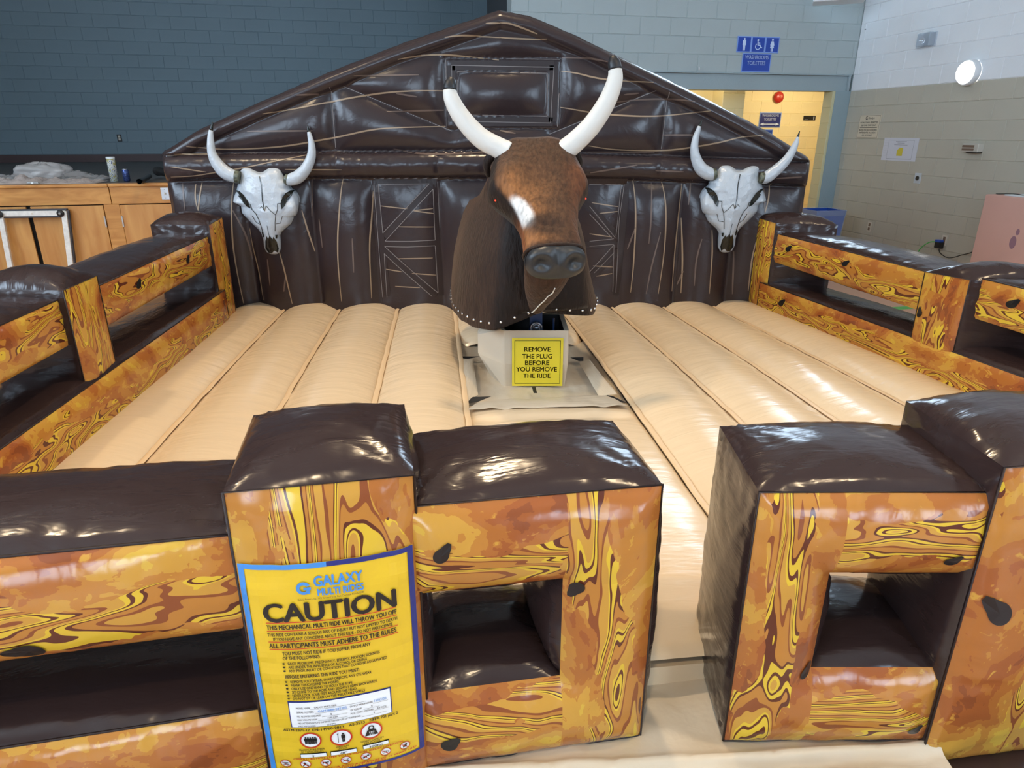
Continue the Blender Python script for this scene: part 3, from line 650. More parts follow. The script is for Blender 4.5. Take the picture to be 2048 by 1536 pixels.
STROKES= [(9,[(-2.381,1.584),(-2.104,1.565),(-1.695,1.584),(-1.296,1.646),(-1.031,1.696),(-0.853,1.712),(-0.486,1.723)]),(9,[(-1.798,1.806),(-1.547,1.844),(-1.309,1.887),(-1.013,1.935),(-0.721,1.957),(-0.402,1.96)]),(9,[(-0.802,2.161),(-0.641,2.187),(-0.481,2.194),(-0.31,2.182),(-0.093,2.161)]),(9,[(-0.466,2.299),(-0.363,2.31),(-0.25,2.31),(-0.083,2.299)]),(9,[(-0.181,2.385),(-0.082,2.387)]),(9,[(-2.541,1.528),(-2.24,1.533)]),(5,[(-1.932,1.688),(-1.446,1.692)]),(5,[(-1.12,2.057),(-0.658,2.062)]),(5,[(-0.873,1.567),(-0.624,1.533),(-0.145,1.545)]),(5,[(-1.537,1.93),(-1.385,1.938)]),(5,[(-0.905,1.822),(-0.494,1.831)]),(5,[(-0.827,1.941),(-0.677,1.919)]),(9,[(-0.082,2.389),(-0.018,2.384),(0.079,2.355),(0.176,2.321)]),(9,[(-0.083,2.3),(0.079,2.292),(0.242,2.29)]),(9,[(0.344,2.091),(0.465,2.071),(0.577,2.046),(0.699,2.031),(1.003,2.013)]),(9,[(0.344,1.852),(0.474,1.831),(0.609,1.811),(0.812,1.795),(0.98,1.79),(1.148,1.798),(1.426,1.826)]),(9,[(0.562,1.589),(0.768,1.562),(1.1,1.556),(1.281,1.573),(1.505,1.61),(1.671,1.647),(1.828,1.66)]),(5,[(0.353,2.175),(0.528,2.17),(0.671,2.146)]),(5,[(0.74,1.883),(0.917,1.901),(1.139,1.904),(1.308,1.888)]),(5,[(0.541,1.546),(1.055,1.54)]),(5,[(-0.087,1.695),(0.026,1.674)]),(5,[(1.103,1.663),(1.386,1.663)]),(5,[(0.803,1.934),(0.914,1.945)]),(7,[(-2.528,1.371),(-2.363,1.379),(-2.195,1.403),(-1.97,1.438),(-1.736,1.484),(-1.446,1.538)]),(7,[(-2.542,1.519),(-2.338,1.53),(-2.168,1.527)]),(7,[(-2.507,1.445),(-2.38,1.426),(-2.252,1.407)]),(7,[(-1.67,1.426),(-1.254,1.422)]),(6,[(0.576,1.401),(0.7,1.421),(0.921,1.456)]),(6,[(1.056,1.417),(1.264,1.409)]),(6,[(1.951,1.361),(2.14,1.373)]),(9,[(-2.09,1.344),(-2.121,1.128),(-2.14,0.914),(-2.142,0.693),(-2.126,0.413)]),(9,[(-2.024,1.046),(-2.015,0.872),(-1.984,0.659),(-1.975,0.431)]),(9,[(-1.592,1.128),(-1.569,0.997),(-1.533,0.813)]),(9,[(-1.791,0.83),(-1.767,0.676),(-1.737,0.413)]),(9,[(-1.267,1.36),(-1.298,1.16),(-1.333,0.914),(-1.347,0.702),(-1.346,0.431)]),(9,[(-1.049,1.265),(-1.071,1.079),(-1.102,0.83),(-1.113,0.448)]),(9,[(-2.326,1.328),(-2.348,1.209),(-2.365,1.128)]),(9,[(-2.373,1.32),(-2.377,1.217),(-2.365,1.128)]),(5,[(-2.475,1.324),(-2.469,1.241),(-2.467,1.128)]),(5,[(-2.113,1.128),(-2.054,0.956),(-2.024,0.745)]),(5,[(-1.502,1.352),(-1.531,1.079)]),(5,[(-1.222,0.922),(-1.231,0.659)]),(5,[(-1.47,1.063),(-1.466,0.847)]),(5,[(-1.893,0.762),(-1.898,0.554)]),(5,[(-1.763,0.633),(-1.791,0.51)]),(9,[(0.907,1.353),(0.93,1.192),(0.942,1.002),(0.944,0.711),(0.935,0.499)]),(9,[(1.12,1.349),(1.151,1.216),(1.169,1.052),(1.172,0.798),(1.152,0.49)]),(9,[(1.28,1.321),(1.271,1.052),(1.266,0.755),(1.27,0.499)]),(9,[(1.295,1.068),(1.327,0.755),(1.337,0.49)]),(9,[(1.524,0.985),(1.544,0.798),(1.554,0.49)]),(9,[(1.939,1.325),(1.929,1.216),(1.909,1.11)]),(9,[(1.868,0.9),(1.853,0.746),(1.855,0.517)]),(5,[(1.046,1.329),(1.053,1.068),(1.049,0.883)]),(5,[(1.133,0.968),(1.083,0.711),(1.055,0.49)]),(5,[(1.345,1.345),(1.336,1.167)]),(5,[(1.454,0.917),(1.427,0.755),(1.429,0.553)]),(5,[(1.893,1.297),(1.908,1.118)]),(5,[(1.723,0.815),(1.745,0.481)]),(5,[(0.942,1.002),(0.893,0.832)]),(5,[(1.339,0.667),(1.305,0.553)]),(7,[(-0.997,1.159),(-0.793,1.139)]),(7,[(-0.754,1.125),(-0.601,1.139)]),(7,[(-0.754,1.125),(-0.595,1.103)]),(7,[(-0.865,1.006),(-0.6,1.003)]),(7,[(-0.886,0.763),(-0.617,0.766)]),(7,[(-0.987,0.679),(-0.859,0.66)]),(7,[(-0.783,0.649),(-0.596,0.631)]),(7,[(-0.922,0.545),(-0.726,0.534)]),(7,[(0.602,1.184),(0.806,1.153)]),(7,[(0.664,1.106),(0.804,1.118)]),(7,[(0.594,0.953),(0.767,0.928)]),(7,[(0.631,0.707),(0.788,0.695)]),(7,[(0.66,0.625),(0.786,0.645)])]
STITCH= [[(-1.3,1.983),(-1.305,1.573)],[(-1.212,1.991),(-0.44,1.69)],[(1.122,1.95),(1.105,1.567)],[(1.029,1.96),(0.275,1.669)],[(-0.468,2.171),(0.343,2.165),(0.332,1.711),(-0.477,1.714),(-0.468,2.171)],[(-0.428,2.127),(0.298,2.114),(0.281,1.745),(-0.436,1.758),(-0.428,2.127)],[(-0.39,2.085),(0.253,2.076),(0.255,1.791),(-0.395,1.801),(-0.39,2.085)],[(-1.004,1.316),(-0.622,1.32),(-0.993,0.957),(-1.004,1.316)],[(-0.595,1.281),(-0.593,0.903),(-0.777,0.896),(-0.979,0.896),(-0.595,1.281)],[(-0.986,0.855),(-0.808,0.853),(-0.595,0.86),(-0.587,0.489),(-0.986,0.855)],[(-0.633,0.462),(-0.993,0.799),(-0.994,0.455)],[(-1.039,1.323),(-1.031,0.451)],[(-0.559,1.336),(-0.554,0.886),(-0.554,0.489)],[(-1.04,1.357),(-0.557,1.357)],[(0.822,1.313),(0.801,0.934)],[(0.789,0.866),(0.798,0.499)],[(0.846,1.337),(0.82,1.052),(0.825,0.49)],[(0.586,1.159),(0.798,0.917)],[(0.588,1.102),(0.767,0.922)],[(0.597,0.896),(0.785,0.913)],[(0.598,0.858),(0.787,0.871)],[(0.787,0.866),(0.606,0.659)],[(0.791,0.806),(0.642,0.65)],[(0.58,1.313),(0.822,1.313)]]

B1, B2 = MB(), MB()
for w, pl in STROKES: ribbon(B1 if w > 6 else B2, pl, (.011 if w > 8 else .0085 if w > 6 else .012))
B1.build('printed_grain', M['stroke'], barn)['kind'] = 'stuff'; B2.build('printed_grain', M['stroke2'], barn)['kind'] = 'stuff'
# barn door and loft hatch boards, lack of highlights painted darker, then stitched outlines
def strip(name, pl, w):
    B = MB(); ribbon(B, pl, w, False, .0022, 14); return B.build(name, M['board'], barn)
DOORL = [[(-1.03, 1.345), (-.985, .47)], [(-.573, 1.345), (-.565, .47)], [(-1.03, 1.338), (-.57, 1.338)], [(-.62, 1.30), (-.985, .93)], [(-.985, .877), (-.58, .878)], [(-.985, .83), (-.60, .475)]]
DOORR = [[(.862, 1.33), (.832, .47)], [(.862, 1.335), (.40, 1.335)], [(.455, 1.29), (.83, .92)], [(.40, .873), (.83, .866)], [(.83, .82), (.45, .47)]]
for pl in DOORL + DOORR: strip('door_board', pl, .046)
zc0, zc1 = (WR0[1] + WR1[1]) / 2, (WR0[3] + WR1[3]) / 2; xc0, xc1 = (WR0[0] + WR1[0]) / 2, (WR0[2] + WR1[2]) / 2
for pl in ([(xc0, zc0), (xc1, zc0)], [(xc0, zc1), (xc1, zc1)], [(xc0, zc0), (xc0, zc1)], [(xc1, zc0), (xc1, zc1)]): strip('hatch_board', pl, .06)
B = MB()
for pl in STITCH:
    for p, q in zip(pl, pl[1:]): ribbon(B, [p, ((p[0] + q[0]) / 2, (p[1] + q[1]) / 2), q], .0042, False, .0036, 12)
B.build('stitching', M['stitch'], barn)['kind'] = 'stuff'
# ================================================================= flat lettering helpers
def text_mesh(s, size, bold=0.0, align='LEFT', sx=1.0):
    cu = bpy.data.curves.new('lettering', 'FONT'); cu.body = s; cu.size = size; cu.align_x = align; cu.offset = bold * size; cu.resolution_u = 3
    o = bpy.data.objects.new('lettering', cu); COL.objects.link(o); dg = bpy.context.evaluated_depsgraph_get(); me = bpy.data.meshes.new_from_object(o.evaluated_get(dg))
    bpy.data.objects.remove(o); bpy.data.curves.remove(cu)
    vs = [(v.co.x * sx, v.co.y) for v in me.vertices]; fs = [tuple(p.vertices) for p in me.polygons]; bpy.data.meshes.remove(me); return vs, fs
def lettering(name, s, fn, x0, y, cap, m, par, x1=None, bold=.012, align='LEFT'):
    """text set on a surface fn(x,y)->point; stretched to end at x1; cap = letter height"""
    vs, fs = text_mesh(s, cap / .72, 0.0, 'LEFT')
    if not vs: return None
    if bold > .005:      # heavier strokes: overlaid copies set a hair apart
        n0 = len(vs); base_v, base_f = list(vs), list(fs)
        for k_, (dx_, dy_) in enumerate(((1.6, 0), (.8, .5), (.8, -.5))):
            vs = vs + [(x + dx_ * bold * cap, y + dy_ * bold * cap) for x, y in base_v]; fs = fs + [tuple(i + n0 * (k_ + 1) for i in f) for f in base_f]
    a, c = min(v[0] for v in vs), max(v[0] for v in vs)
    if x1 is None: k = 1.0
    else: k = (x1 - x0) / (c - a)
    if align == 'CENTER' and x1 is None: x0 = x0 - (c - a) / 2
    return mesh(name, [fn(x0 + (v[0] - a) * k, y + v[1]) for v in vs], fs, m, par, None, False)
def shape(name, polys, fn, m, par, sub=None):
    B = MB()
    for pl in polys: B.poly([fn(x, y) for x, y in pl])
    return B.build(name, m, par)
def disc(cx, cy, rx, ry=None, n=24): ry = ry or rx; return [(cx + rx * math.cos(2 * math.pi * k / n), cy + ry * math.sin(2 * math.pi * k / n)) for k in range(n)]
def ringq(cx, cy, r0, r1, n=28, ky=1.0, a0=0.0, a1=2 * math.pi):
    out = []
    for k in range(n):
        p, q = a0 + (a1 - a0) * k / n, a0 + (a1 - a0) * (k + 1) / n
        out.append([(cx + r0 * math.cos(p), cy + r0 * ky * math.sin(p)), (cx + r1 * math.cos(p), cy + r1 * ky * math.sin(p)), (cx + r1 * math.cos(q), cy + r1 * ky * math.sin(q)), (cx + r0 * math.cos(q), cy + r0 * ky * math.sin(q))])
    return out
def rectp(x0, y0, x1, y1): return [(x0, y0), (x1, y0), (x1, y1), (x0, y1)]
def gridrect(x0, y0, x1, y1, n=14, m=24):
    return [rectp(x0 + (x1 - x0) * i / n, y0 + (y1 - y0) * j / m, x0 + (x1 - x0) * (i + 1) / n, y0 + (y1 - y0) * (j + 1) / m) for i in range(n) for j in range(m)]
def bar(x0, y0, x1, y1, w):
    dx, dy = x1 - x0, y1 - y0; l = math.hypot(dx, dy) or 1; nx, ny = -dy / l * w / 2, dx / l * w / 2
    return [(x0 + nx, y0 + ny), (x1 + nx, y1 + ny), (x1 - nx, y1 - ny), (x0 - nx, y0 - ny)]
def man(cx, cy, h):   # standing figure, cy = feet
    return [disc(cx, cy + h * .91, h * .085, n=14), rectp(cx - h * .16, cy + h * .42, cx + h * .16, cy + h * .80), rectp(cx - h * .11, cy, cx - h * .012, cy + h * .45), rectp(cx + h * .012, cy, cx + h * .11, cy + h * .45)]
M['ink'] = mat('black_ink', (.012, .012, .012, 1), .35); M['signyel'] = mat('sign_yellow', rgb(226, 188, 44), .3); M['noteyel'] = mat('notice_yellow', rgb(232, 212, 56), .4)
M['signblue'] = mat('sign_light_blue', rgb(66, 140, 214), .3); M['signnavy'] = mat('sign_navy', rgb(34, 46, 120), .3); M['signred'] = mat('sign_red', rgb(196, 52, 36), .35); M['signwhite'] = mat('sign_white', rgb(238, 242, 244), .35)
# ================================================================= CAUTION BANNER on the front post
ban = empty('caution_banner', 'yellow caution banner with blue edge on the printed front post', 'banner', None, (-.37, 1.1, .3))
def bfn(off):
    def f(x, y):     # x 0..1 across, y 0 (bottom)..1 (top)
        s = .022 + .945 * x; t = .250 + .587 * y
        p = banner_fn(min(max(s, 0), 1), min(max(t, 0), 1)) + banner_n * off; return p - ban.location
    return f
f0, f1, f2, f3 = bfn(.004), bfn(.0055), bfn(.007), bfn(.0085)
shape('banner_sheet', gridrect(0, -.012, 1, 1, 20, 40), f0, M['signyel'], ban)
for i in range(20): pass
ew, eh = .034, .020
shape('border_edge', gridrect(0, 0, ew, 1, 2, 40), f1, M['signblue'], ban); shape('border_edge', gridrect(0, 1 - eh, .5, 1, 12, 2), f1, M['signblue'], ban); shape('border_edge', gridrect(0, -.012, .5, 0, 12, 2), f1, M['signblue'], ban)
shape('border_edge', gridrect(1 - ew, 0, 1, 1, 2, 40), f1, M['signnavy'], ban); shape('border_edge', gridrect(.5, 1 - eh, 1, 1, 12, 2), f1, M['signnavy'], ban); shape('border_edge', gridrect(.5, -.012, 1, 0, 12, 2), f1, M['signnavy'], ban)
AR = .63   # banner width / height: keeps circles round
def T(s, x0, t, x1, cap, m='ink', bold=.05): return lettering('lettering', s, f2, x0, 1 - t, cap, M[m], ban, x1, bold)
T('GALAXY', .42, .094, .70, .043, 'signblue', .07); T('MULTI RIDES', .435, .134, .70, .030, 'signblue', .07)
T('Galaxy America, Inc. 7431 Sawyer Circle, Port Charlotte, Florida 33981', .32, .149, .70, .008, bold=0)
shape('logo', ringq(.36, .902, .022, .042, 20, AR, .5, 5.4) + [bar(.36, .900, .402, .900, .012), bar(.385, .900, .385, .878, .02)], f2, M['signblue'], ban)
T('CAUTION', .11, .238, .885, .081, bold=.07)
def red(t, w=.0035, x0=.12, x1=.88): shape('rule_line', gridrect(x0, 1 - t, x1, 1 - t + w, 12, 1), f2, M['signred'], ban)
red(.245); T('THIS MECHANICAL MULTI RIDE WILL THROW YOU OFF', .12, .271, .88, .019, bold=.06); red(.280)
T('THIS RIDE CONTAINS A SERIOUS RISK OF INJURY BUT NOT LIMITED TO DEATH', .12, .300, .88, .0135); T('IF YOU HAVE ANY CONCERNS ABOUT THIS RIDE - DO NOT PARTICIPATE', .15, .320, .85, .0135)
red(.328); T('ALL PARTICIPANTS MUST ADHERE TO THE RULES', .12, .354, .87, .021, bold=.06); red(.362)
T('YOU MUST NOT RIDE IF YOU SUFFER FROM ANY', .19, .386, .71, .016); T('OF THE FOLLOWING:', .19, .408, .41, .016)
def bul(t, s, x1): T(s, .215, t, x1, .0125); shape('bullet', [disc(.19, 1 - t + .006, .008, .0042, 10)], f2, M['ink'], ban)
bul(.432, 'BACK PROBLEMS, PREGNANCY, EPILEPSY, MOTION SICKNESS', .76); bul(.449, 'ARE UNDER THE INFLUENCE OF ALCOHOL OR DRUGS', .68); bul(.466, 'ANY PRIOR INJURY OR CONDITION THAT COULD BE AGGRAVATED', .80)
T('BEFORE ENTERING THE RIDE YOU MUST:', .19, .495, .63, .016)
bul(.518, 'REMOVE FOOTWEAR, SHARP OBJECTS, ANY EYE WEAR', .70); bul(.535, 'NEVER TOUCH/GRAB THE HORNS', .50); bul(.552, 'ONLY USE ONE HAND TO HOLD THE ROPE', .58); bul(.569, 'SIT CLOSE TO THE ROPE AND SLIGHTLY LEAN BACKWARDS', .73); bul(.586, 'NEVER LOCK YOUR FEET AROUND THE HEAD', .60); bul(.603, 'DO NOT SIT OR LEAN ON THE INFLATABLE WALLS', .65)
def plate(x0, y0, x1, y1, m, f, name, grow=0.0): shape(name, gridrect(x0 - grow, y0 - grow * AR, x1 + grow, y1 + grow * AR, 12, 6), f, m, ban)
plate(.185, .255, .80, .382, M['signnavy'], f1, 'plate_border', .007); plate(.185, .255, .80, .382, M['signwhite'], f2, 'data_plate')
def Tp(s, x0, t, x1, cap=.0085, m='ink'): return lettering('lettering', s, f3, x0, 1 - t, cap, M[m], ban, x1, .008)
Tp('MODEL NAME', .225, .648, .31); Tp('GALAXY MULTI RIDE', .335, .647, .47); Tp('SERIAL NUMBER', .225, .668, .33); Tp('GAM3888-282305', .355, .668, .53, .011, 'signblue'); Tp('DATE OF MANUFACTURE', .55, .667, .69, .0085); Tp('15/03/23', .70, .665, .775, .012, 'signblue')
Tp('NO. BLOWERS REQUIRED', .225, .688, .37); Tp('1', .43, .687, .435); Tp('OF SIZE/HP', .55, .686, .62); Tp('1', .68, .685, .685); Tp('MAX. VOLUME FLOW', .225, .706, .345); Tp('1170 CFM', .41, .705, .47); Tp('MAX. STATIC PRESSURE', .55, .704, .69); Tp('8.8 INCH', .715, .703, .77)
Tp('NO. ATTENDANTS TO SUPERVISE PATRON USE OF THIS DEVICE:', .225, .724, .61); Tp('1', .69, .722, .695); Tp('MAX. WIND SPEED', .225, .741, .33); Tp('25 MPH', .40, .740, .45)
for (x0, x1, t) in ((.31, .65, .651), (.335, .54, .671), (.69, .785, .670), (.375, .53, .691), (.63, .73, .689), (.35, .53, .709), (.695, .785, .707), (.615, .77, .727), (.335, .51, .744)): shape('rule_line', gridrect(x0, 1 - t - .001, x1, 1 - t, 4, 1), f3, M['ink'], ban)
T('ASTM-2371-17', .125, .768, .29, .013); T('EN-14960-2013', .305, .768, .50, .013); T('AS-3533', .53, .766, .63, .013); T('NFPA 701 part 2', .66, .764, .84, .014)
def badge(cx, cy, r, glyph, name, slash=False):
    o = shape(name, ringq(cx, cy, r * .86, r, 26, AR), f2, M['signred'], ban); shape('badge_disc', [disc(cx, cy, r * .87, r * .87 * AR, 24)], f1, M['signwhite'], o)
    B = MB(); [B.poly([f2(x, y) for x, y in pl]) for pl in glyph]; B.build('pictogram', M['ink'], o)
    if slash: shape('slash', [bar(cx - r * .62, cy + r * .62 * AR, cx + r * .62, cy - r * .62 * AR, r * .1)], f3, M['signred'], o)
def sq(pl, cx, cy, k): return [[(cx + x * k, cy + y * k * AR) for x, y in p] for p in pl]
people = [p for dx in (-.5, -.25, 0, .25, .5) for p in man(dx, -.55 + abs(dx) * .1, 1.05)]
badge(.29, .820 - .63 + .0, .07, [], 'badge') if False else None
badge(.285, .181, .068, sq(people, .285, .181, .06), 'badge'); badge(.475, .181, .070, sq(man(.2, -.6, 1.2) + [bar(-.3, -.6, -.3, .6, .05), rectp(-.38, .52, -.22, .6)], .475, .181, .065), 'badge')
badge(.665, .187, .070, sq([[(-.6, -.55), (.6, -.55), (.35, .15), (-.35, .15)]] + ringq(0, .35, .16, .28, 16), .665, .187, .07), 'badge'); lettering('lettering', 'LBS', f3, .65, .179, .008, M['signwhite'], ban, .682, .01); lettering('lettering', 'KG', f3, .652, .167, .008, M['signwhite'], ban, .68, .01)
def cap2(a, c, x, t): lettering('lettering', a, f2, x, 1 - t, .009, M['ink'], ban, None, .012, 'CENTER'); c and lettering('lettering', c, f2, x, 1 - t - .012, .009, M['ink'], ban, None, .012, 'CENTER')
def capx(a, x0, x1, t): lettering('lettering', a, f2, x0, 1 - t, .0095, M['ink'], ban, x1, .012)
capx('MAXIMUM NUMBER', .205, .365, .873); capx('OF PARTICIPANTS', .215, .355, .884); capx('MINIMUM', .435, .515, .874); capx('HEIGHT', .445, .505, .885); capx('WEIGHT CAPACITY', .59, .74, .868); capx('PER PLAYER', .615, .715, .879)
for (x0, x1, t, s, a, c) in ((.21, .37, .893, '1', .285, .291), (.40, .56, .894, '48"', .455, .50), (.605, .765, .888, '300lbs', .64, .73)):
    plate(x0, 1 - t - .018, x1, 1 - t, M['ink'], f1, 'plate_border', .004); plate(x0, 1 - t - .018, x1, 1 - t, M['signwhite'], f2, 'value_box'); lettering('lettering', s, f3, a, 1 - t - .015, .012, M['ink'], ban, c, .01)
T('OPERATORS MUST REFER TO THE MANUAL BEFORE OPERATION', .16, .9245, .86, .0095, 'signred')
G = {0: [bar(-.6, .1, .5, .3, .14), bar(-.5, -.35, .6, -.2, .14), bar(-.2, -.1, .3, .05, .1)], 1: man(-.15, -.5, 1.0)[:2] + [bar(-.1, -.1, .5, -.5, .18), bar(-.1, 0, -.5, -.5, .18)], 2: [bar(-.6, .1, .2, .1, .26), disc(.4, .2, .16, .16, 12), bar(0, 0, .4, -.45, .12), bar(-.5, 0, -.6, -.4, .12)],
     3: [bar(-.6, -.15, .6, -.15, .2), bar(.3, .1, .5, .5, .08), bar(.15, .1, .3, .45, .06)], 4: [disc(-.4, -.2, .25, .2, 12), disc(0, .0, .2, .2, 12), disc(.4, .25, .25, .15, 12)], 5: ringq(-.32, 0, .2, .28, 14) + ringq(.32, 0, .2, .28, 14) + [bar(-.08, .05, .08, .05, .07)], 6: [rectp(-.4, -.35, .3, .2), disc(.2, .35, .2, .2, 12)]}
for i, x in enumerate((.105, .232, .36, .487, .615, .742, .87)):
    badge(x, .0495, .035, sq(G[i], x, .0495, .035), 'badge', True); capx(('NO', 'NO', 'NO', 'NO', 'NO', 'NO', 'NO')[i], x - .010, x + .010, .9755)
T('TRAINED ADULT OPERATOR AGED A MINIMUM OF 19 YEARS OLD', .055, .9855, .945, .0085, 'signred'); T('MUST BE ON DUTY AT ALL TIMES', .29, .9955, .74, .0085, 'signred')
# ================================================================= MECHANICAL BULL
BA = R(12); BO = Vector((.075, 3.8, 0)); BXv = Vector((math.cos(BA), math.sin(BA), 0)); BFv = Vector((math.sin(BA), -math.cos(BA), 0))
bull = empty('mechanical_bull', 'brown cowhide mechanical bull with white horns and black nose', 'mechanical bull', None, (BO.x, BO.y, .3))
def bl(x, f, z): return BO + BXv * x + BFv * f + Vector((0, 0, z)) - Vector((BO.x, BO.y, .3))
def hide(name, attr=False, dark=1.0, col=(96, 56, 32)):
    m = mat(name, rgb(*col), .62, spec=.25, sheen=.12); nt = m.node_tree; b = nt.nodes['Principled BSDF']; L = nt.links.new
    b.inputs['Sheen Roughness'].default_value = .4; b.inputs['Sheen Tint'].default_value = (.9, .75, .6, 1)
    tc = N(nt, 'ShaderNodeTexCoord'); mp = N(nt, 'ShaderNodeMapping'); mp.inputs['Scale'].default_value = (60, 60, 17); L(tc.outputs['Object'], mp.inputs[0])
    n1 = N(nt, 'ShaderNodeTexNoise'); n1.inputs['Scale'].default_value = 1; n1.inputs['Detail'].default_value = 4; L(mp.outputs[0], n1.inputs['Vector'])
    n2 = N(nt, 'ShaderNodeTexNoise'); n2.inputs['Scale'].default_value = 6; n2.inputs['Detail'].default_value = 4; L(tc.outputs['Object'], n2.inputs['Vector'])
    mr = N(nt, 'ShaderNodeMapRange'); mr.inputs[1].default_value = .3; mr.inputs[2].default_value = .7; mr.inputs[3].default_value = .62; mr.inputs[4].default_value = 1.35; L(n1.outputs['Fac'], mr.inputs[0])
    mr2 = N(nt, 'ShaderNodeMapRange'); mr2.inputs[1].default_value = .3; mr2.inputs[2].default_value = .7; mr2.inputs[3].default_value = .75; mr2.inputs[4].default_value = 1.2; L(n2.outputs['Fac'], mr2.inputs[0])
    mu = N(nt, 'ShaderNodeMath', operation='MULTIPLY'); L(mr.outputs[0], mu.inputs[0]); L(mr2.outputs[0], mu.inputs[1])
    x = N(nt, 'ShaderNodeMix', data_type='RGBA', blend_type='MULTIPLY'); x.inputs[0].default_value = 1
    if attr: a = N(nt, 'ShaderNodeVertexColor', layer_name='fur'); L(a.outputs[0], x.inputs[6])
    else: x.inputs[6].default_value = rgb(*col)
    L(mu.outputs[0], x.inputs[7]); L(x.outputs[2], b.inputs['Base Color'])
    bn = N(nt, 'ShaderNodeBump'); bn.inputs['Strength'].default_value = .8; bn.inputs['Distance'].default_value = .01; L(n1.outputs['Fac'], bn.inputs['Height']); L(bn.outputs[0], b.inputs['Normal']); return m
M['hide'] = hide('brown_hide', True)
def fur(o, fn):
    me = o.data; a = me.color_attributes.new('fur', 'FLOAT_COLOR', 'POINT')
    for i, v in enumerate(me.vertices): a.data[i].color = fn(v.co, i)
def mixc(a, b, k): return tuple(a[i] + (b[i] - a[i]) * k for i in range(3)) + (1.0,)
DKB, MDB, GOB, WHB = rgb(28, 18, 15), rgb(96, 60, 38), rgb(140, 92, 52), rgb(216, 216, 214)
# body with hanging skirt
FOOT = [(0, .385), (.12, .385), (.225, .36), (.285, .28), (.345, .12), (.385, -.1), (.38, -.4), (.33, -.7), (.18, -.86), (0, -.9)]
LV = [(.72, .99, 1.0, .385), (.76, .985, 1.0, .39), (.85, .95, 1.0, .40), (1.0, .90, .98, .405), (1.12, .83, .96, .40), (1.22, .75, .92, .385), (1.29, .67, .80, .37), (1.34, .60, .45, .36), (1.42, .56, .12, .35), (1.5, .48, .02, .33), (1.58, .38, -.05, .30), (1.63, .22, -.12, .26)]
half = spline([(x, f, 0) for x, f in FOOT], 5); ring = [(p.x, p.y) for p in half] + [(-p.x, p.y) for p in half[-2:0:-1]]; NR = len(ring)
def body_pt(i, lev):
    x, f = ring[i]; z, wx, bk, fr = lev
    if f > 0: ff = f * fr / .385
    else: ff = f * bk if bk > 0 else -f * (-bk) * .9
    zz = z
    if z < .80:
        k = smooth01((.86 - z) / .14); xs = x / .39; zz += k * (-.045 * max(0, -xs) + .085 * max(0, 1 - abs(xs) * 1.3) * (1 if f > 0 else 0) + .03 * max(0, xs)) + .008 * k * vnoise((x * 9, f * 9, 1))
    w = x * wx * (1.05 + .08 * smooth01((1.05 - z) / .3) if x > 0 else 1.0) * (1 + .02 * vnoise((x * 5, f * 5, z * 3)))
    return bl(w, ff + .014 * vnoise((x * 7 + 3, f * 6, z * 4)), zz)
lv = []
for a, c in zip(LV, LV[1:]):
    for k in range(4): lv.append(tuple(a[j] + (c[j] - a[j]) * k / 4 for j in range(4)))
lv.append(LV[-1])
vs = [body_pt(i, l) for l in lv for i in range(NR)]; fs = [(j * NR + i, j * NR + (i + 1) % NR, (j + 1) * NR + (i + 1) % NR, (j + 1) * NR + i) for j in range(len(lv) - 1) for i in range(NR)]
fs.append(tuple((len(lv) - 1) * NR + i for i in range(NR)))
hb = mesh('hide_body', vs, fs, M['hide'], bull); hb.modifiers.new('thickness', 'SOLIDIFY').thickness = .012; hb.modifiers['thickness'].offset = -1
def body_col(co, i):
    x, f = ring[i % NR]; k = smooth01((abs(x) - .23) / .05); c = mixc(rgb(26, 17, 14), rgb(50, 34, 26), k * .9)
    return mixc(c, rgb(70, 44, 28), .5 * smooth01((-.1 - f) / .2))
fur(hb, body_col)
# rivets along the hem
M['rivet'] = mat('steel_rivet', rgb(225, 225, 225), .25, metal=.9)
per = [0.0]
hem = [body_pt(i, (.757, .986, 1.0, .39)) for i in range(NR)]
for i in range(NR): per.append(per[-1] + (hem[(i + 1) % NR] - hem[i]).length)
cnt = int(per[-1] / .075); rme = None
for k in range(cnt):
    q = per[-1] * k / cnt; i = max(j for j in range(NR) if per[j] <= q); t = (q - per[i]) / (per[i + 1] - per[i]); p = hem[i].lerp(hem[(i + 1) % NR], t); n_ = Vector((p.x, p.y, 0)).normalized()
    if rme is None:
        B = MB(); B.lathe([(.0075, 0), (.006, .004), (.001, .006)], (0, 0, 0), (0, 1, 0), 10); r0 = B.build('rivet', M['rivet'], bull, True); rme = r0.data; o = r0
    else: o = bpy.data.objects.new('rivet', rme); COL.objects.link(o); o.parent = bull
    o.location = p + n_ * .004; o.rotation_euler = (0, 0, math.atan2(n_.y, n_.x) - math.pi / 2)
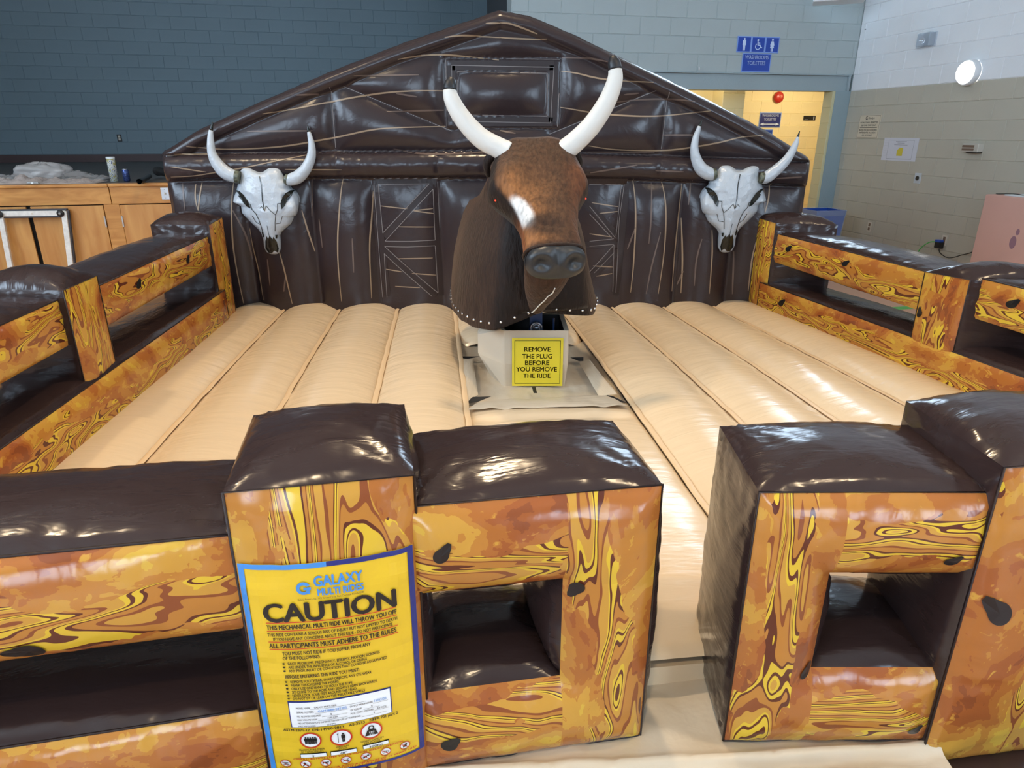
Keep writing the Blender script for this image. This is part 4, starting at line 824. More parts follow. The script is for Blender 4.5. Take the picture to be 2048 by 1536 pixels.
# head: sections along an axis running from the poll to the nose
HC = -.028
AX = Vector((0, .66, -.75)).normalized(); NX = Vector((0, .75, .66)).normalized(); P0h = Vector((HC, .36, 1.655))
ST = [(-.045, .08, .06, -.05), (-.03, .15, .13, -.022), (0, .188, .22, -.004), (.05, .212, .28, 0), (.11, .226, .31, .008), (.16, .238, .32, .010), (.195, .250, .32, .004), (.235, .246, .32, 0), (.285, .212, .29, .002), (.36, .166, .25, .006), (.44, .142, .22, .008), (.50, .134, .2, .006), (.55, .136, .19, .004), (.585, .138, .18, 0), (.60, .132, .17, -.006)]
def head_pt(st, q):
    t, w, d, up = st; c, s = math.cos(q), math.sin(q); e = .5
    x = math.copysign(abs(c) ** e, c) * w; y = math.copysign(abs(s) ** .7, s)
    yy = (y * .5 - .5) * d + up - .07 * w * (x / w) ** 2 if y > 0 else (y * .5 - .5) * d + up - .02 * w
    if y < 0: x *= 1 - .28 * (-y)
    p = P0h + AX * t + NX * yy; p.x += x; p.x += .0 
    
    if y > 0: p += NX * (.016 * math.exp(-((abs(x) - .19) / .05) ** 2 - ((t - .19) / .06) ** 2) - .010 * math.exp(-((t - .495 - .15 * x) / .011) ** 2 - ((x + .015) / .07) ** 2) - .008 * math.exp(-(x / .08) ** 2 - ((t - .22) / .1) ** 2) + .006 * vnoise((x * 22, t * 7, 11)))
    p.z += .006 * vnoise((x * 9, t * 9, 3)); p += NX * .006 * vnoise((x * 14, t * 11, 7)); return p
stf = []
for a, c in zip(ST, ST[1:]):
    n_ = max(1, int((c[0] - a[0]) / .012))
    for k in range(n_): stf.append(tuple(a[j] + (c[j] - a[j]) * k / n_ for j in range(4)))
stf.append(ST[-1]); NQ = 72; raw = [head_pt(s, 2 * math.pi * k / NQ) for s in stf for k in range(NQ)]
fs = [(j * NQ + i, j * NQ + (i + 1) % NQ, (j + 1) * NQ + (i + 1) % NQ, (j + 1) * NQ + i) for j in range(len(stf) - 1) for i in range(NQ)] + [tuple(range(NQ))[::-1], tuple((len(stf) - 1) * NQ + i for i in range(NQ))]
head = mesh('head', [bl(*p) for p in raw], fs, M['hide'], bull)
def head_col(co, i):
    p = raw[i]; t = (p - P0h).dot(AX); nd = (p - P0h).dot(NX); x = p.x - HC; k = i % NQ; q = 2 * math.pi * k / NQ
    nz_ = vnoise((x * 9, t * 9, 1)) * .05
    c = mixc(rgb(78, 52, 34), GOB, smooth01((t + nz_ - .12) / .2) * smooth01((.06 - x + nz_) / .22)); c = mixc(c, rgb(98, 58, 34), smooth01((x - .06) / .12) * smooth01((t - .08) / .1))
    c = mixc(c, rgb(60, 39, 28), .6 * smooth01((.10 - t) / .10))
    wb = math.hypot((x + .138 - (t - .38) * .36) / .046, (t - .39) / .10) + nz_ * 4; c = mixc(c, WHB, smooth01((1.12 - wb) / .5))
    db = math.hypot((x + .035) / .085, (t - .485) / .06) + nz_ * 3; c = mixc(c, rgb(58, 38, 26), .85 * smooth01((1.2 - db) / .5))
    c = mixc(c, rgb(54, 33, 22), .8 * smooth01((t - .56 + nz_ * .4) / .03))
    side_shade = smooth01((-nd - .042) / .022); return mixc(c, mixc(DKB, rgb(120, 66, 32), smooth01((t - .36) / .18)), side_shade)  # sides of the head darkened: shading between face and side painted into fur
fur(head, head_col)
# eyes
M['eyeblk'] = mat('eye_black', (.01, .01, .012, 1), .12); M['led'] = mat('red_eye_led', (.6, .02, .01, 1), .3, emit=(1, .05, .02, 1), est=3)
for sgn in (-1, 1):
    c = P0h + AX * .25 + NX * -.125 + Vector((sgn * .212, 0, 0)); B = MB(); B.lathe([(.001, -.018), (.014, -.014), (.021, 0), (.014, .014), (.001, .018)], bl(*c), BXv, 18); e = B.build('eye', M['eyeblk'], bull, True)
    B = MB(); cc = bl(*(c + Vector((sgn * .013, .016, -.008)))); B.lathe([(.001, -.005), (.0045, 0), (.001, .005)], cc, BXv, 10); B.build('eye_light', M['led'], e, True)
# brow lid behind the right eye and ears tucked under the horns
B = MB()
for sgn in (-1, 1):
    p = [P0h + Vector((sgn * .17, -.05, -.04)), P0h + Vector((sgn * .205, -.06, -.07)), P0h + Vector((sgn * .235, -.075, -.12)), P0h + Vector((sgn * .225, -.09, -.18))]
    B = MB(); B.tube(spline([bl(*q) for q in p], 6), [.036 - .0014 * k for k in range(19)], 14); e = B.build('ear', M['hide'], bull, True); fur(e, lambda co, i: DKB)
# nose pad
M['rubber'] = mat('black_rubber_nose', (.022, .024, .027, 1), .38, spec=.5)
NC = P0h + AX * .628 + NX * -.075; FWD = Vector((0, .94, -.20)).normalized(); UPN = Vector((0, .20, .94)).normalized()
def nose(s, t):
    q = 2 * math.pi * s; r = t; c, sn = math.cos(q), math.sin(q); x = math.copysign(abs(c) ** .72, c) * .140; y = math.copysign(abs(sn) ** .75, sn) * (.082 if sn > 0 else .086)
    x *= 1 + .05 * (-sn)
    rr = math.sin(r * math.pi / 2) if r < 1 else 1; dp = .062 * math.cos(r * math.pi / 2) ** .55 if r < 1 else 0
    px, py = x * rr, y * rr
    for sg in (-1, 1):
        dd = math.hypot((px - sg * .078) / .030, (py - .0) / .024); dp -= .020 * math.exp(-dd ** 2) ; d2 = math.hypot((px - sg * .076) / .05, (py - .012) / .046); dp += .012 * math.exp(-(d2 - 1) ** 2 * 5)
    dp -= .010 * math.exp(-(px / .022) ** 2) * smooth01((py + .02) / .06)
    p = NC + Vector((px, 0, 0)) + UPN * py + FWD * dp; return bl(*p)
B = MB(); B.grid(nose, 64, 26)
def nose2(s, t):
    q = 2 * math.pi * s; c, sn = math.cos(q), math.sin(q); x = math.copysign(abs(c) ** .72, c) * .140; y = math.copysign(abs(sn) ** .75, sn) * (.082 if sn > 0 else .086); x *= 1 + .05 * (-sn)
    return bl(*(NC + Vector((x * (1 - .12 * t), 0, 0)) + UPN * y * (1 - .1 * t) - FWD * .12 * t))
B.grid(nose2, 64, 6, flip=True); B.build('nose', M['rubber'], bull, True)
# trim strip over the nose, lower jaw, chin lace
B = MB(); B.tube([bl(*(head_pt((.598, .141, .19, .004), math.pi * (-.06 + 1.12 * k / 30)))) for k in range(31)], .008, 8); e = B.build('nose_trim', M['hide'], bull, True); fur(e, lambda co, i: rgb(44, 28, 20))
JW = [(NC + Vector((0, -.10, -.03)), .120, .075), (NC + Vector((0, -.13, -.085)), .114, .085), (NC + Vector((0, -.19, -.15)), .100, .08), (NC + Vector((0, -.25, -.21)), .080, .07), (NC + Vector((0, -.30, -.265)), .056, .05), (NC + Vector((0, -.34, -.32)), .034, .03)]
jp = spline([p for p, _, _ in JW], 6); rr = [JW[min(5, k // 6)][1] + (JW[min(5, k // 6 + 1)][1] - JW[min(5, k // 6)][1]) * (k % 6) / 6 for k in range(len(jp))]; r2 = [JW[min(5, k // 6)][2] + (JW[min(5, k // 6 + 1)][2] - JW[min(5, k // 6)][2]) * (k % 6) / 6 for k in range(len(jp))]
vs = []; n_ = 28
for k, p in enumerate(jp):
    t = (jp[min(k + 1, len(jp) - 1)] - jp[max(k - 1, 0)]).normalized(); y = Vector((1, 0, 0)).cross(t).normalized()
    for i in range(n_): q = 2 * math.pi * i / n_; vs.append(bl(*(p + Vector((math.cos(q) * rr[k], 0, 0)) + y * math.sin(q) * r2[k])))
e = mesh('lower_jaw', vs, [(k * n_ + i, k * n_ + (i + 1) % n_, (k + 1) * n_ + (i + 1) % n_, (k + 1) * n_ + i) for k in range(len(jp) - 1) for i in range(n_)], M['hide'], bull); fur(e, lambda co, i: rgb(60, 38, 26))
M['lace'] = mat('white_cord', rgb(215, 210, 200), .6)
lp = [NC + Vector((.02, .015, -.092)), NC + Vector((.016, .0, -.125)), NC + Vector((-.004, -.03, -.15)), NC + Vector((-.012, -.06, -.19)), NC + Vector((-.026, -.09, -.225)), NC + Vector((-.030, -.12, -.265)), NC + Vector((-.04, -.13, -.29))]
lp = [jp[k] + Vector((x_, .80 * r2[k] * 1.06, -.60 * r2[k] * 1.06)) for k, x_ in ((7, .022), (10, .020), (12, .002), (15, -.004), (19, -.018), (23, -.022), (26, -.030), (27, -.036))]
B = MB(); B.tube([bl(*p) for p in lp], .003, 6); B.build('chin_lace', M['lace'], bull)
# horns
M['horn'] = mat('white_horn_cloth', rgb(214, 212, 206), .5, bump=(30, .15)); M['horntip'] = mat('black_horn_tip', (.014, .014, .016, 1), .4)
def horn(pts, r0):
    c = spline([Vector((x, y, z)) - Vector((BO.x, BO.y, .3)) for x, y, z in pts], 6); m_ = len(c) - 1; rad = [r0 * (1 - .50 * (k / m_) ** 1.6) for k in range(m_ + 1)]; cut = int(m_ * .86)
    rad[-1] = r0 * .22; rad[-2] = r0 * .36; rad[-3] = r0 * .44
    B = MB(); B.tube(c[:cut + 1], rad[:cut + 1], 18); h = B.build('horn', M['horn'], bull, True)
    B = MB(); B.tube(c[cut:], [x * 1.02 for x in rad[cut:]], 18); B.build('horn_tip', M['horntip'], h, True)
horn([(-.01, 3.44, 1.588), (-.058, 3.45, 1.606), (-.154, 3.46, 1.658), (-.236, 3.47, 1.742), (-.283, 3.48, 1.818), (-.296, 3.49, 1.868), (-.285, 3.50, 1.925)], .052)
horn([(.235, 3.48, 1.585), (.30, 3.49, 1.63), (.386, 3.50, 1.712), (.455, 3.51, 1.815), (.490, 3.52, 1.905), (.492, 3.53, 1.960), (.478, 3.54, 2.022)], .052)
# machine pedestal
M['pedestal'] = mat('cream_padded_cover', rgb(208, 194, 172), .5, bump=(9, .25)); M['void'] = mat('black_liner', (.006, .006, .008, 1), .6); M['bluesteel'] = mat('blue_painted_steel', rgb(40, 66, 110), .4, metal=.3)
FP = [(-.05, 3.58), (.315, 3.58), (.325, 3.99), (-.06, 4.03), (-.205, 3.86), (-.20, 3.78)]; FPB = [(-.045, 3.60), (.300, 3.60), (.315, 3.98), (-.05, 4.02), (-.13, 3.86), (-.12, 3.76)]
FPT = [(-.05, 3.585), (.315, 3.585), (.31, 3.97), (-.06, 4.0), (-.13, 3.86), (-.125, 3.76)]
bo3 = Vector((BO.x, BO.y, .3)); B = MB(); lev = [(FPB, .315), (FP, .46), (FP, .58), (FPT, .655)]
pv = [Vector((x, y, z)) - bo3 for pl, z in lev for x, y in pl]; B.add(pv, [(j * 6 + i, j * 6 + (i + 1) % 6, (j + 1) * 6 + (i + 1) % 6, (j + 1) * 6 + i) for j in range(3) for i in range(6)])
inn = [(x * .88 + .1 * .12, y * .9 + 3.78 * .1) for x, y in FPT]; B.add([Vector((x, y, .655)) - bo3 for x, y in FPT] + [Vector((x, y, .652)) - bo3 for x, y in inn], [(i, (i + 1) % 6, 6 + (i + 1) % 6, 6 + i) for i in range(6)])
ped = bevel(B.build('pedestal_cover', M['pedestal'], bull), .012, 3)
B = MB(); B.add([Vector((x, y, .650)) - bo3 for x, y in inn] + [Vector((x, y, .50)) - bo3 for x, y in inn], [(i, 6 + i, 6 + (i + 1) % 6, (i + 1) % 6) for i in range(6)] + [(6, 7, 8, 9, 10, 11)]); B.build('liner', M['void'], bull)
bc = Vector((.135, 3.66, .60)) - bo3
B = MB(); B.box(bc + Vector((0, 0, .0)), (1, 0, 0), (0, 1, 0), (0, 0, 1), .15, .05, .02); B.box(bc + Vector((0, 0, .03)), (1, 0, 0), (0, 1, 0), (0, 0, 1), .08, .05, .05); B.box(bc + Vector((0, .01, -.03)), (1, 0, 0), (0, 1, 0), (0, 0, 1), .11, .04, .05); B.box(bc + Vector((0, .03, .15)), (1, 0, 0), (0, 1, 0), (0, 0, 1), .07, .05, .3)
B.build('bearing_block', M['bluesteel'], bull)
M['steel'] = mat('bearing_steel', rgb(150, 160, 175), .3, metal=.9); B = MB(); B.lathe([(.036, 0), (.036, .012), (.026, .014), (.026, .004), (.016, .004), (.016, .016), (.001, .018)], bc + Vector((0, -.028, .058)), (0, -1, 0), 24); B.build('bearing_ring', M['steel'], bull, True)
for dx in (-.058, .058): B = MB(); B.lathe([(.011, 0), (.011, .012), (.001, .013)], bc + Vector((dx, -.01, .01)), (0, 0, 1), 6); B.build('bolt', M['rivet'], bull)
B = MB(); B.tube([bc + Vector((.10, .02, .10)), bc + Vector((.10, .02, -.02))], .006, 8); B.build('rod', M['bluesteel'], bull)
# notice on the pedestal
note = empty('notice_sign', 'yellow remove the plug notice stuck on the bull pedestal', 'sign', None, (.135, 3.578, .34))
def nf(off): return lambda x, y: Vector((.0 + x, -.004 - off, y)) 
q = Vector((.0, 0, 0)); n0, n1 = nf(0), nf(.0012)
shape('notice_sheet', [rectp(-.135, -.008, .15, .275)], n0, M['noteyel'], note)
for pl in (rectp(-.121, .006, .136, .0085), rectp(-.121, .2585, .136, .261), rectp(-.121, .006, -.1185, .261), rectp(.1335, .006, .136, .261)): shape('border_edge', [pl], n1, M['ink'], note)
for s_, x0, x1, y in (('REMOVE', -.066, .080, .197), ('THE PLUG', -.078, .090, .157), ('BEFORE', -.062, .074, .118), ('YOU REMOVE', -.112, .118, .080), ('THE RIDE', -.072, .082, .041)): lettering('lettering', s_, n1, x0, y, .027, M['ink'], note, x1, .02)
shape('rule_line', [rectp(-.064, .1105, .076, .1135)], n1, M['ink'], note)
# ================================================================= COW SKULLS
M['bone'] = mat('glossy_white_bone', rgb(178, 186, 194), .24, spec=.5, bump=(22, .45)); M['boneink'] = mat('black_bone_paint_and_shade', (.012, .014, .012, 1), .2); M['hornband'] = mat('grey_horn_root', rgb(84, 88, 74), .35, mottle=(60, .8))
SKL = [(530, 452), (560, 446), (600, 448), (640, 438), (690, 415), (740, 395), (770, 384), (830, 352), (875, 338), (890, 372), (915, 412), (980, 414), (1010, 432), (1060, 474), (1110, 518), (1150, 558), (1200, 584), (1270, 594), (1330, 592), (1380, 608), (1400, 640), (1412, 680)]
SKR = [(530, 850), (560, 862), (600, 873), (640, 892), (690, 930), (735, 928), (755, 962), (790, 994), (840, 1008), (890, 1000), (950, 986), (1005, 962), (1012, 936), (1040, 930), (1090, 900), (1130, 850), (1170, 800), (1210, 776), (1270, 776), (1350, 765), (1395, 740), (1412, 700)]
KX, KZ = .000746, .000731
def skull(name, label, px, py, pz, mir, tilt, hornL, hornR):
    r = empty(name, label, 'skull', 'cow skulls hung on the barn wall', (px, py, pz)); cx, cy = 655, 950; ca, sa = math.cos(tilt), math.sin(tilt)
    def W(x, y, h):
        X, Z = (x - cx) * KX * mir + (px / py) * (.095 - h), -(y - cy) * KZ; return Vector((X * ca - Z * sa, -h, X * sa + Z * ca))
    def ext(y):
        a, c = interp(SKL, y), interp(SKR, y); 
        return a, c
    def hgt(x, y):
        a, c = ext(y); m_ = 640 + (y - 600) * .05; s = (x - m_) / (c - m_) if x > m_ else (m_ - x) / (m_ - a); s = min(1, abs(s))
        D = interp([(520, .05), (600, .10), (760, .125), (900, .13), (1100, .115), (1250, .09), (1412, .045)], y)
        h = D * (1 - s ** 4.2) ** .6 * (1 - .22 * s * s)
        h -= .026 * math.exp(-((abs(x - m_) - 225) / 50) ** 2 - ((y - 840) / 60) ** 2)          # orbits
        h += .022 * math.exp(-((abs(x - m_) - 290) / 60) ** 2 - ((y - 930) / 70) ** 2)
        if y > 900: h += .018 * math.exp(-((x - m_) / 75) ** 2) * smooth01((y - 900) / 60)        # nasal ridge
        h -= .02 * math.exp(-((x - m_) / 60) ** 2 - ((y - 560) / 50) ** 2)
        return h + .005 * vnoise((x * .02, y * .012, 3))
    def fn(s, t):
        s2 = 2 * s - 1; lobe = 530 + 48 * math.exp(-((s2 + .02) / .22) ** 2) + 20 * s2 ** 6; y = lobe + (1412 - lobe) * t; a, c = ext(max(y, 530)); x = a + (c - a) * (.5 - .5 * math.cos(math.pi * s)); 
        h = hgt(x, y); e = min(t, (1 - t)) ; h *= min(1, (e / .03)) ** .5 if e < .03 else 1
        return W(x, y, h)
    B = MB(); B.grid(fn, 56, 90, flip=(mir < 0)); B.build('bone', M['bone'], r, True)
    def back(s, t): p = fn(s, t); return Vector((p.x, .02, p.z))
    B = MB(); B.grid(back, 28, 40, flip=(mir > 0)); B.build('bone_back', M['bone'], r)
    def decal(nm, pl, m_, k0=1.0, dx=0):  # flat black decals paint the shade of the hollows onto the bone
        c = (sum(p[0] for p in pl) / len(pl), sum(p[1] for p in pl) / len(pl)); pl = [(c[0] + (x - c[0]) * k0 + dx, c[1] + (y - c[1]) * k0) for x, y in pl]
        c = (sum(p[0] for p in pl) / len(pl), sum(p[1] for p in pl) / len(pl)); B = MB(); n = len(pl); rings = 4; vs = [W(c[0], c[1], hgt(*c) + .006)]
        for k in range(1, rings + 1):
            for (x, y) in pl: X, Y = c[0] + (x - c[0]) * k / rings, c[1] + (y - c[1]) * k / rings; vs.append(W(X, Y, hgt(X, Y) + .006))
        fs = [(0, 1 + i, 1 + (i + 1) % n) for i in range(n)] + [(1 + (k - 1) * n + i, 1 + k * n + i, 1 + k * n + (i + 1) % n, 1 + (k - 1) * n + (i + 1) % n) for k in range(1, rings) for i in range(n)]
        B.add(vs, fs); return B.build(nm, m_, r)
    decal('eye_socket', [(380, 768), (412, 775), (440, 800), (470, 850), (482, 905), (455, 893), (425, 858), (398, 815)], M['boneink'], 1.25, 14)
    decal('eye_socket', [(962, 766), (920, 765), (880, 785), (850, 818), (828, 868), (832, 914), (858, 890), (885, 850), (930, 805)], M['boneink'], 1.2, -6)
    decal('nasal_cavity', [(622, 1262), (638, 1212), (650, 1235), (664, 1205), (690, 1240), (696, 1215), (722, 1262), (733, 1330), (720, 1368), (690, 1345), (665, 1372), (640, 1372), (614, 1332)], M['boneink'], 1.15)
    decal('nostril_slit', [(588, 1160), (602, 1158), (606, 1215), (594, 1222)], M['boneink']); decal('nostril_slit', [(722, 1188), (745, 1190), (738, 1228), (724, 1226)], M['boneink'])
    B = MB()
    for w, pl in ((8, [(636, 612), (644, 700), (636, 850), (645, 945)]), (6, [(480, 870), (510, 880), (520, 930), (555, 975), (575, 1030), (590, 1100), (600, 1170)]), (6, [(830, 870), (780, 875), (775, 930), (750, 985), (735, 1060), (725, 1150)]), (5, [(600, 920), (620, 900), (645, 945), (665, 895), (700, 940), (750, 985)]), (5, [(515, 995), (545, 1060), (580, 1080)]), (5, [(740, 1075), (790, 1070), (815, 1000)]), (4, [(650, 1090), (655, 1150), (660, 1200)])):
        q = []
        for p0, p1 in zip(pl, pl[1:]):
            for k in range(5): q.append((p0[0] + (p1[0] - p0[0]) * k / 5, p0[1] + (p1[1] - p0[1]) * k / 5))
        q.append(pl[-1]); m_ = len(q) - 1; vs = []
        for i, p in enumerate(q):
            a, c = q[max(i - 1, 0)], q[min(i + 1, m_)]; dx, dy = c[0] - a[0], c[1] - a[1]; l = math.hypot(dx, dy); nx, ny = -dy / l * w / 2, dx / l * w / 2
            for sg in (1, -1): X, Y = p[0] + sg * nx, p[1] + sg * ny; vs.append(W(X, Y, hgt(X, Y) + .004))
        B.add(vs, [(2 * i, 2 * i + 1, 2 * i + 3, 2 * i + 2) for i in range(m_)])
    k_ = B.build('painted_cracks', M['boneink'], r); k_['kind'] = 'stuff'
    for hp in (hornL, hornR):
        c = spline([W((x), y, .055) for x, y, _ in hp], 6); rd = spline([(a[2] * KX, 0, 0) for a in hp], 6); rad = [max(.003, v.x) for v in rd]; m_ = len(c) - 1
        B = MB(); B.tube(c[3:m_ - 4], rad[3:m_ - 4], 16); h = B.build('horn', M['bone'], r, True); B = MB(); B.tube(c[:5], [v * 1.05 for v in rad[:5]], 16); B.build('horn_root', M['hornband'], h, True); B = MB(); B.tube(c[m_ - 5:], rad[m_ - 5:], 10); B.build('horn_tip', M['boneink'], h, True)
    return r
HL = [(440, 625, 55), (380, 615, 62), (300, 575, 66), (235, 490, 56), (203, 400, 42), (205, 300, 34), (222, 200, 22), (255, 110, 5)]
HRr = [(885, 640, 42), (935, 650, 58), (1020, 620, 62), (1105, 540, 54), (1165, 430, 44), (1180, 320, 33), (1168, 215, 20), (1158, 140, 4)]
skull('cow_skull', 'white horned cow skull on the barn wall beside the stage', -1.827, 5.215, 1.136, 1, 0.0, HL, HRr)
HL2 = [(870, 615, 45), (930, 620, 62), (1020, 575, 62), (1080, 490, 52), (1112, 390, 40), (1112, 290, 32), (1090, 190, 20), (1070, 115, 4)]
HR2 = [(440, 640, 48), (385, 645, 58), (310, 590, 56), (215, 490, 46), (165, 400, 38), (135, 310, 26), (128, 265, 14), (118, 200, 4)]
skull('cow_skull', 'white horned cow skull on the barn wall near the washroom opening', 1.642, 5.215, 1.150, -1, -.02, HL2, HR2)
# ================================================================= STAGE
def woodmat(name, c1, c2, sc=(1.2, 30, 30)):
    m = mat(name, c1, .38, coat=.25); nt = m.node_tree; b = nt.nodes['Principled BSDF']; tc = N(nt, 'ShaderNodeTexCoord'); mp = N(nt, 'ShaderNodeMapping'); mp.inputs['Rotation'].default_value = (0, 0, -RA); mp.inputs['Scale'].default_value = sc
    nt.links.new(tc.outputs['Object'], mp.inputs[0]); n = N(nt, 'ShaderNodeTexNoise'); n.inputs['Scale'].default_value = 1.4; n.inputs['Detail'].default_value = 5; n.inputs['Distortion'].default_value = 1.1; nt.links.new(mp.outputs[0], n.inputs['Vector'])
    r = N(nt, 'ShaderNodeValToRGB'); r.color_ramp.elements[0].color = c2; r.color_ramp.elements[0].position = .32; r.color_ramp.elements[1].color = c1; r.color_ramp.elements[1].position = .68; nt.links.new(n.outputs['Fac'], r.inputs[0]); nt.links.new(r.outputs[0], b.inputs['Base Color']); return m
M['ply'] = woodmat('honey_plywood', rgb(206, 152, 84), rgb(184, 124, 60), (6, 6, .9)); M['oakrail'] = woodmat('honey_rail_wood', rgb(208, 150, 78), rgb(178, 118, 52), (.9, 8, 9)); M['stagefloor'] = mat('dark_stage_floor', rgb(84, 80, 78), .5, mottle=(2, .1)); M['gap'] = mat('dark_gap', (.01, .008, .006, 1), .9); M['hinge'] = mat('steel_hinge', rgb(190, 190, 188), .3, metal=.8)
W0 = -.96; UR = -4.7
stage = empty('stage', 'raised stage with honey coloured wooden storage doors along its front', 'stage', None, rm(-9, 0, 0)); so = Vector(stage.location)
def sbox(name, u0, u1, w0, w1, z0, z1, m, par=stage, bv=None):
    B = MB(); B.rbox(u0, u1, w0, w1, z0, z1); B.v = [v - so for v in B.v]; o = B.build(name, m, par)
    if bv: bevel(o, bv)
    return o
sbox('stage_floor', LEFT + .01, UR, W0 + .05, STAGE_W - .03, 1.13, 1.196, M['stagefloor']); sbox('wing_floor', UR, -2.5, .3, STAGE_W - .03, 1.13, 1.196, M['stagefloor'])
sbox('carcass', LEFT + .02, UR, W0 + .035, W0 + .06, 0, 1.16, M['gap'])
sbox('nosing', LEFT + .02, -9.015, W0 - .02, W0 + .10, 1.168, 1.2, M['oakrail'], bv=.008); sbox('nosing', -9.012, UR, W0 - .02, W0 + .10, 1.168, 1.2, M['oakrail'], bv=.008)
sbox('fascia_board', LEFT + .02, -9.015, W0, W0 + .03, 1.0, 1.168, M['oakrail'], bv=.003); sbox('fascia_board', -9.008, UR, W0, W0 + .03, 1.0, 1.168, M['oakrail'], bv=.003)
for u in (-12.82, -12.06, -10.6, -9.022, -7.4, -5.9): sbox('stile', u - .07, u + .075, W0 + .002, W0 + .03, .12, .997, M['oakrail'], bv=.003)
sbox('kick_rail', LEFT + .02, UR, W0 + .004, W0 + .03, 0, .117, M['oakrail'], bv=.003)
def sdoor(u0, u1, hinge_side):
    d = sbox('storage_door', u0, u1, W0 - .004, W0 + .018, .122, .99, M['ply'], bv=.003)
    for z in (.83, .30): u = u1 - .004 if hinge_side > 0 else u0 + .004; sbox('hinge', u - .006, u + .006, W0 - .016, W0 - .002, z - .055, z + .055, M['hinge'], d)
for (a, c, h) in ((-11.32, -10.69, 1), (-12.02, -11.36, -1), (-12.75, -12.10, 1), (-10.52, -9.795, -1), (-9.755, -9.097, 1), (-8.943, -8.22, -1), (-8.20, -7.475, 1), (-7.32, -6.66, -1), (-6.64, -5.98, 1), (-5.82, -5.2, -1)): sdoor(a, c, h)
# light switch on the fascia
def rplate(name, lab, cat, u, w, z, face, sx, sz, m, par=None):
    """small plate on a wall: face 'u' looks towards -w, face 'w' looks towards -u"""
    r = empty(name, lab, cat, None, rm(u, w, z)); r.rotation_euler = (0, 0, RA if face == 'u' else RA - math.pi / 2)
    B = MB(); B.bbox(-sx / 2, sx / 2, -.007, 0, -sz / 2, sz / 2); bevel(B.build('plate', m, r), .002); return r
def addbox(r, name, x0, x1, y0, y1, z0, z1, m, bv=0):
    B = MB(); B.bbox(x0, x1, y0, y1, z0, z1); o = B.build(name, m, r)
    if bv: bevel(o, bv)
    return o
def addcyl(r, name, c, rad, d, m, n=20, ax=(0, -1, 0)):
    B = MB(); B.lathe([(rad, 0), (rad, d), (.0005, d)], c, ax, n); return B.build(name, m, r, False)
M['plate'] = mat('pale_plate', rgb(205, 212, 220), .35, metal=.2); M['ivory'] = mat('ivory_plastic', rgb(214, 206, 190), .4); M['dkplastic'] = mat('dark_plastic', rgb(30, 30, 32), .45); M['steelplate'] = mat('brushed_plate', rgb(150, 150, 148), .35, metal=.7)
r = rplate('light_switch', 'pale metal light switch on the wooden stage front', 'switch', -8.495, W0 - .001, 1.094, 'u', .074, .118, M['plate']); addbox(r, 'toggle', -.006, .006, -.022, -.006, -.008, .012, M['ivory'], .002)
for z in (-.042, .042): addcyl(r, 'screw', (0, -.006, z), .004, .002, M['steelplate'], 8)
r = rplate('wall_outlet', 'small dark outlet plate on the slate blue stage wall', 'outlet', -10.63, STAGE_W, 1.59, 'u', .075, .12, M['dkplastic']); addbox(r, 'receptacle', -.018, .018, -.010, -.006, -.04, -.006, M['ivory'], .001); addbox(r, 'receptacle', -.018, .018, -.010, -.006, .006, .04, M['ivory'], .001)
# things on the stage edge --------------------------------------------------
M['film'] = bpy.data.materials.new('clear_plastic_film'); M['film'].use_nodes = True; _nt = M['film'].node_tree; _b = _nt.nodes['Principled BSDF']; _b.inputs['Base Color'].default_value = rgb(232, 226, 222); _b.inputs['Roughness'].default_value = .12; _b.inputs['Alpha'].default_value = .42
M['film2'] = mat('bubble_film', rgb(240, 222, 212), .1, alpha=.72, bump=(160, 1.0))
def crumple(name, lab, u0, u1, w0, w1, hgt, m, seed, kind=None, nu=90, nw=30, fq=9):
    o_ = rm((u0 + u1) / 2, (w0 + w1) / 2, 1.197); r = empty(name, lab, 'plastic', None, o_); B = MB()
    def fn(s, t):
        u = u0 + (u1 - u0) * s; w = w0 + (w1 - w0) * t; e = (max(0, 4 * s * (1 - s)) ** .4) * (max(0, 4 * t * (1 - t)) ** .5)
        n_ = abs(vnoise((u * fq * .45, w * fq * .5, seed))) * 1.5 + .45 * abs(vnoise((u * fq * 1.7, w * fq * 1.7, seed + 3))) + .2 * abs(vnoise((u * fq * 4, w * fq * 4, seed + 7)))
        return rm(u, w, 1.2035 + hgt * e * (.18 + n_)) - o_
    B.grid(fn, nu, nw); B.build('film', m, r, True); return r
crumple('plastic_sheet', 'crumpled bubble wrap sheet spread along the stage edge', -10.9, -9.13, W0 + .02, W0 + .40, .062, M['film2'], 3, nu=150, nw=50, fq=15)
r = crumple('plastic_sheet', 'thin clear film lying behind the bubble wrap on the stage', -10.9, -9.25, W0 + .66, W0 + 1.05, .085, M['film'], 11)
# clear bag: a puffed pillow
bo = rm(-9.78, W0 + .50, 1.202); r = empty('plastic_bag', 'puffed clear plastic bag lying on the stage', 'bag', None, bo); B = MB()
def bag(s, t):
    q = 2 * math.pi * s; p = math.pi * t; rx_, ry_, rz_ = .24, .16, .085; k = 1 + .22 * vnoise((math.cos(q) * 2.2, math.sin(q) * 2.2, t * 4)) + .16 * vnoise((math.cos(q) * 6, math.sin(q) * 6, t * 9))
    x, y, z = rx_ * math.sin(p) ** .8 * math.cos(q) * k, ry_ * math.sin(p) ** .8 * math.sin(q) * k, .10 - rz_ * math.cos(p) * k; return XR * x + YR * y + Vector((0, 0, max(.004, z)))
B.grid(bag, 48, 28); B.build('film', M['film'], r, True)
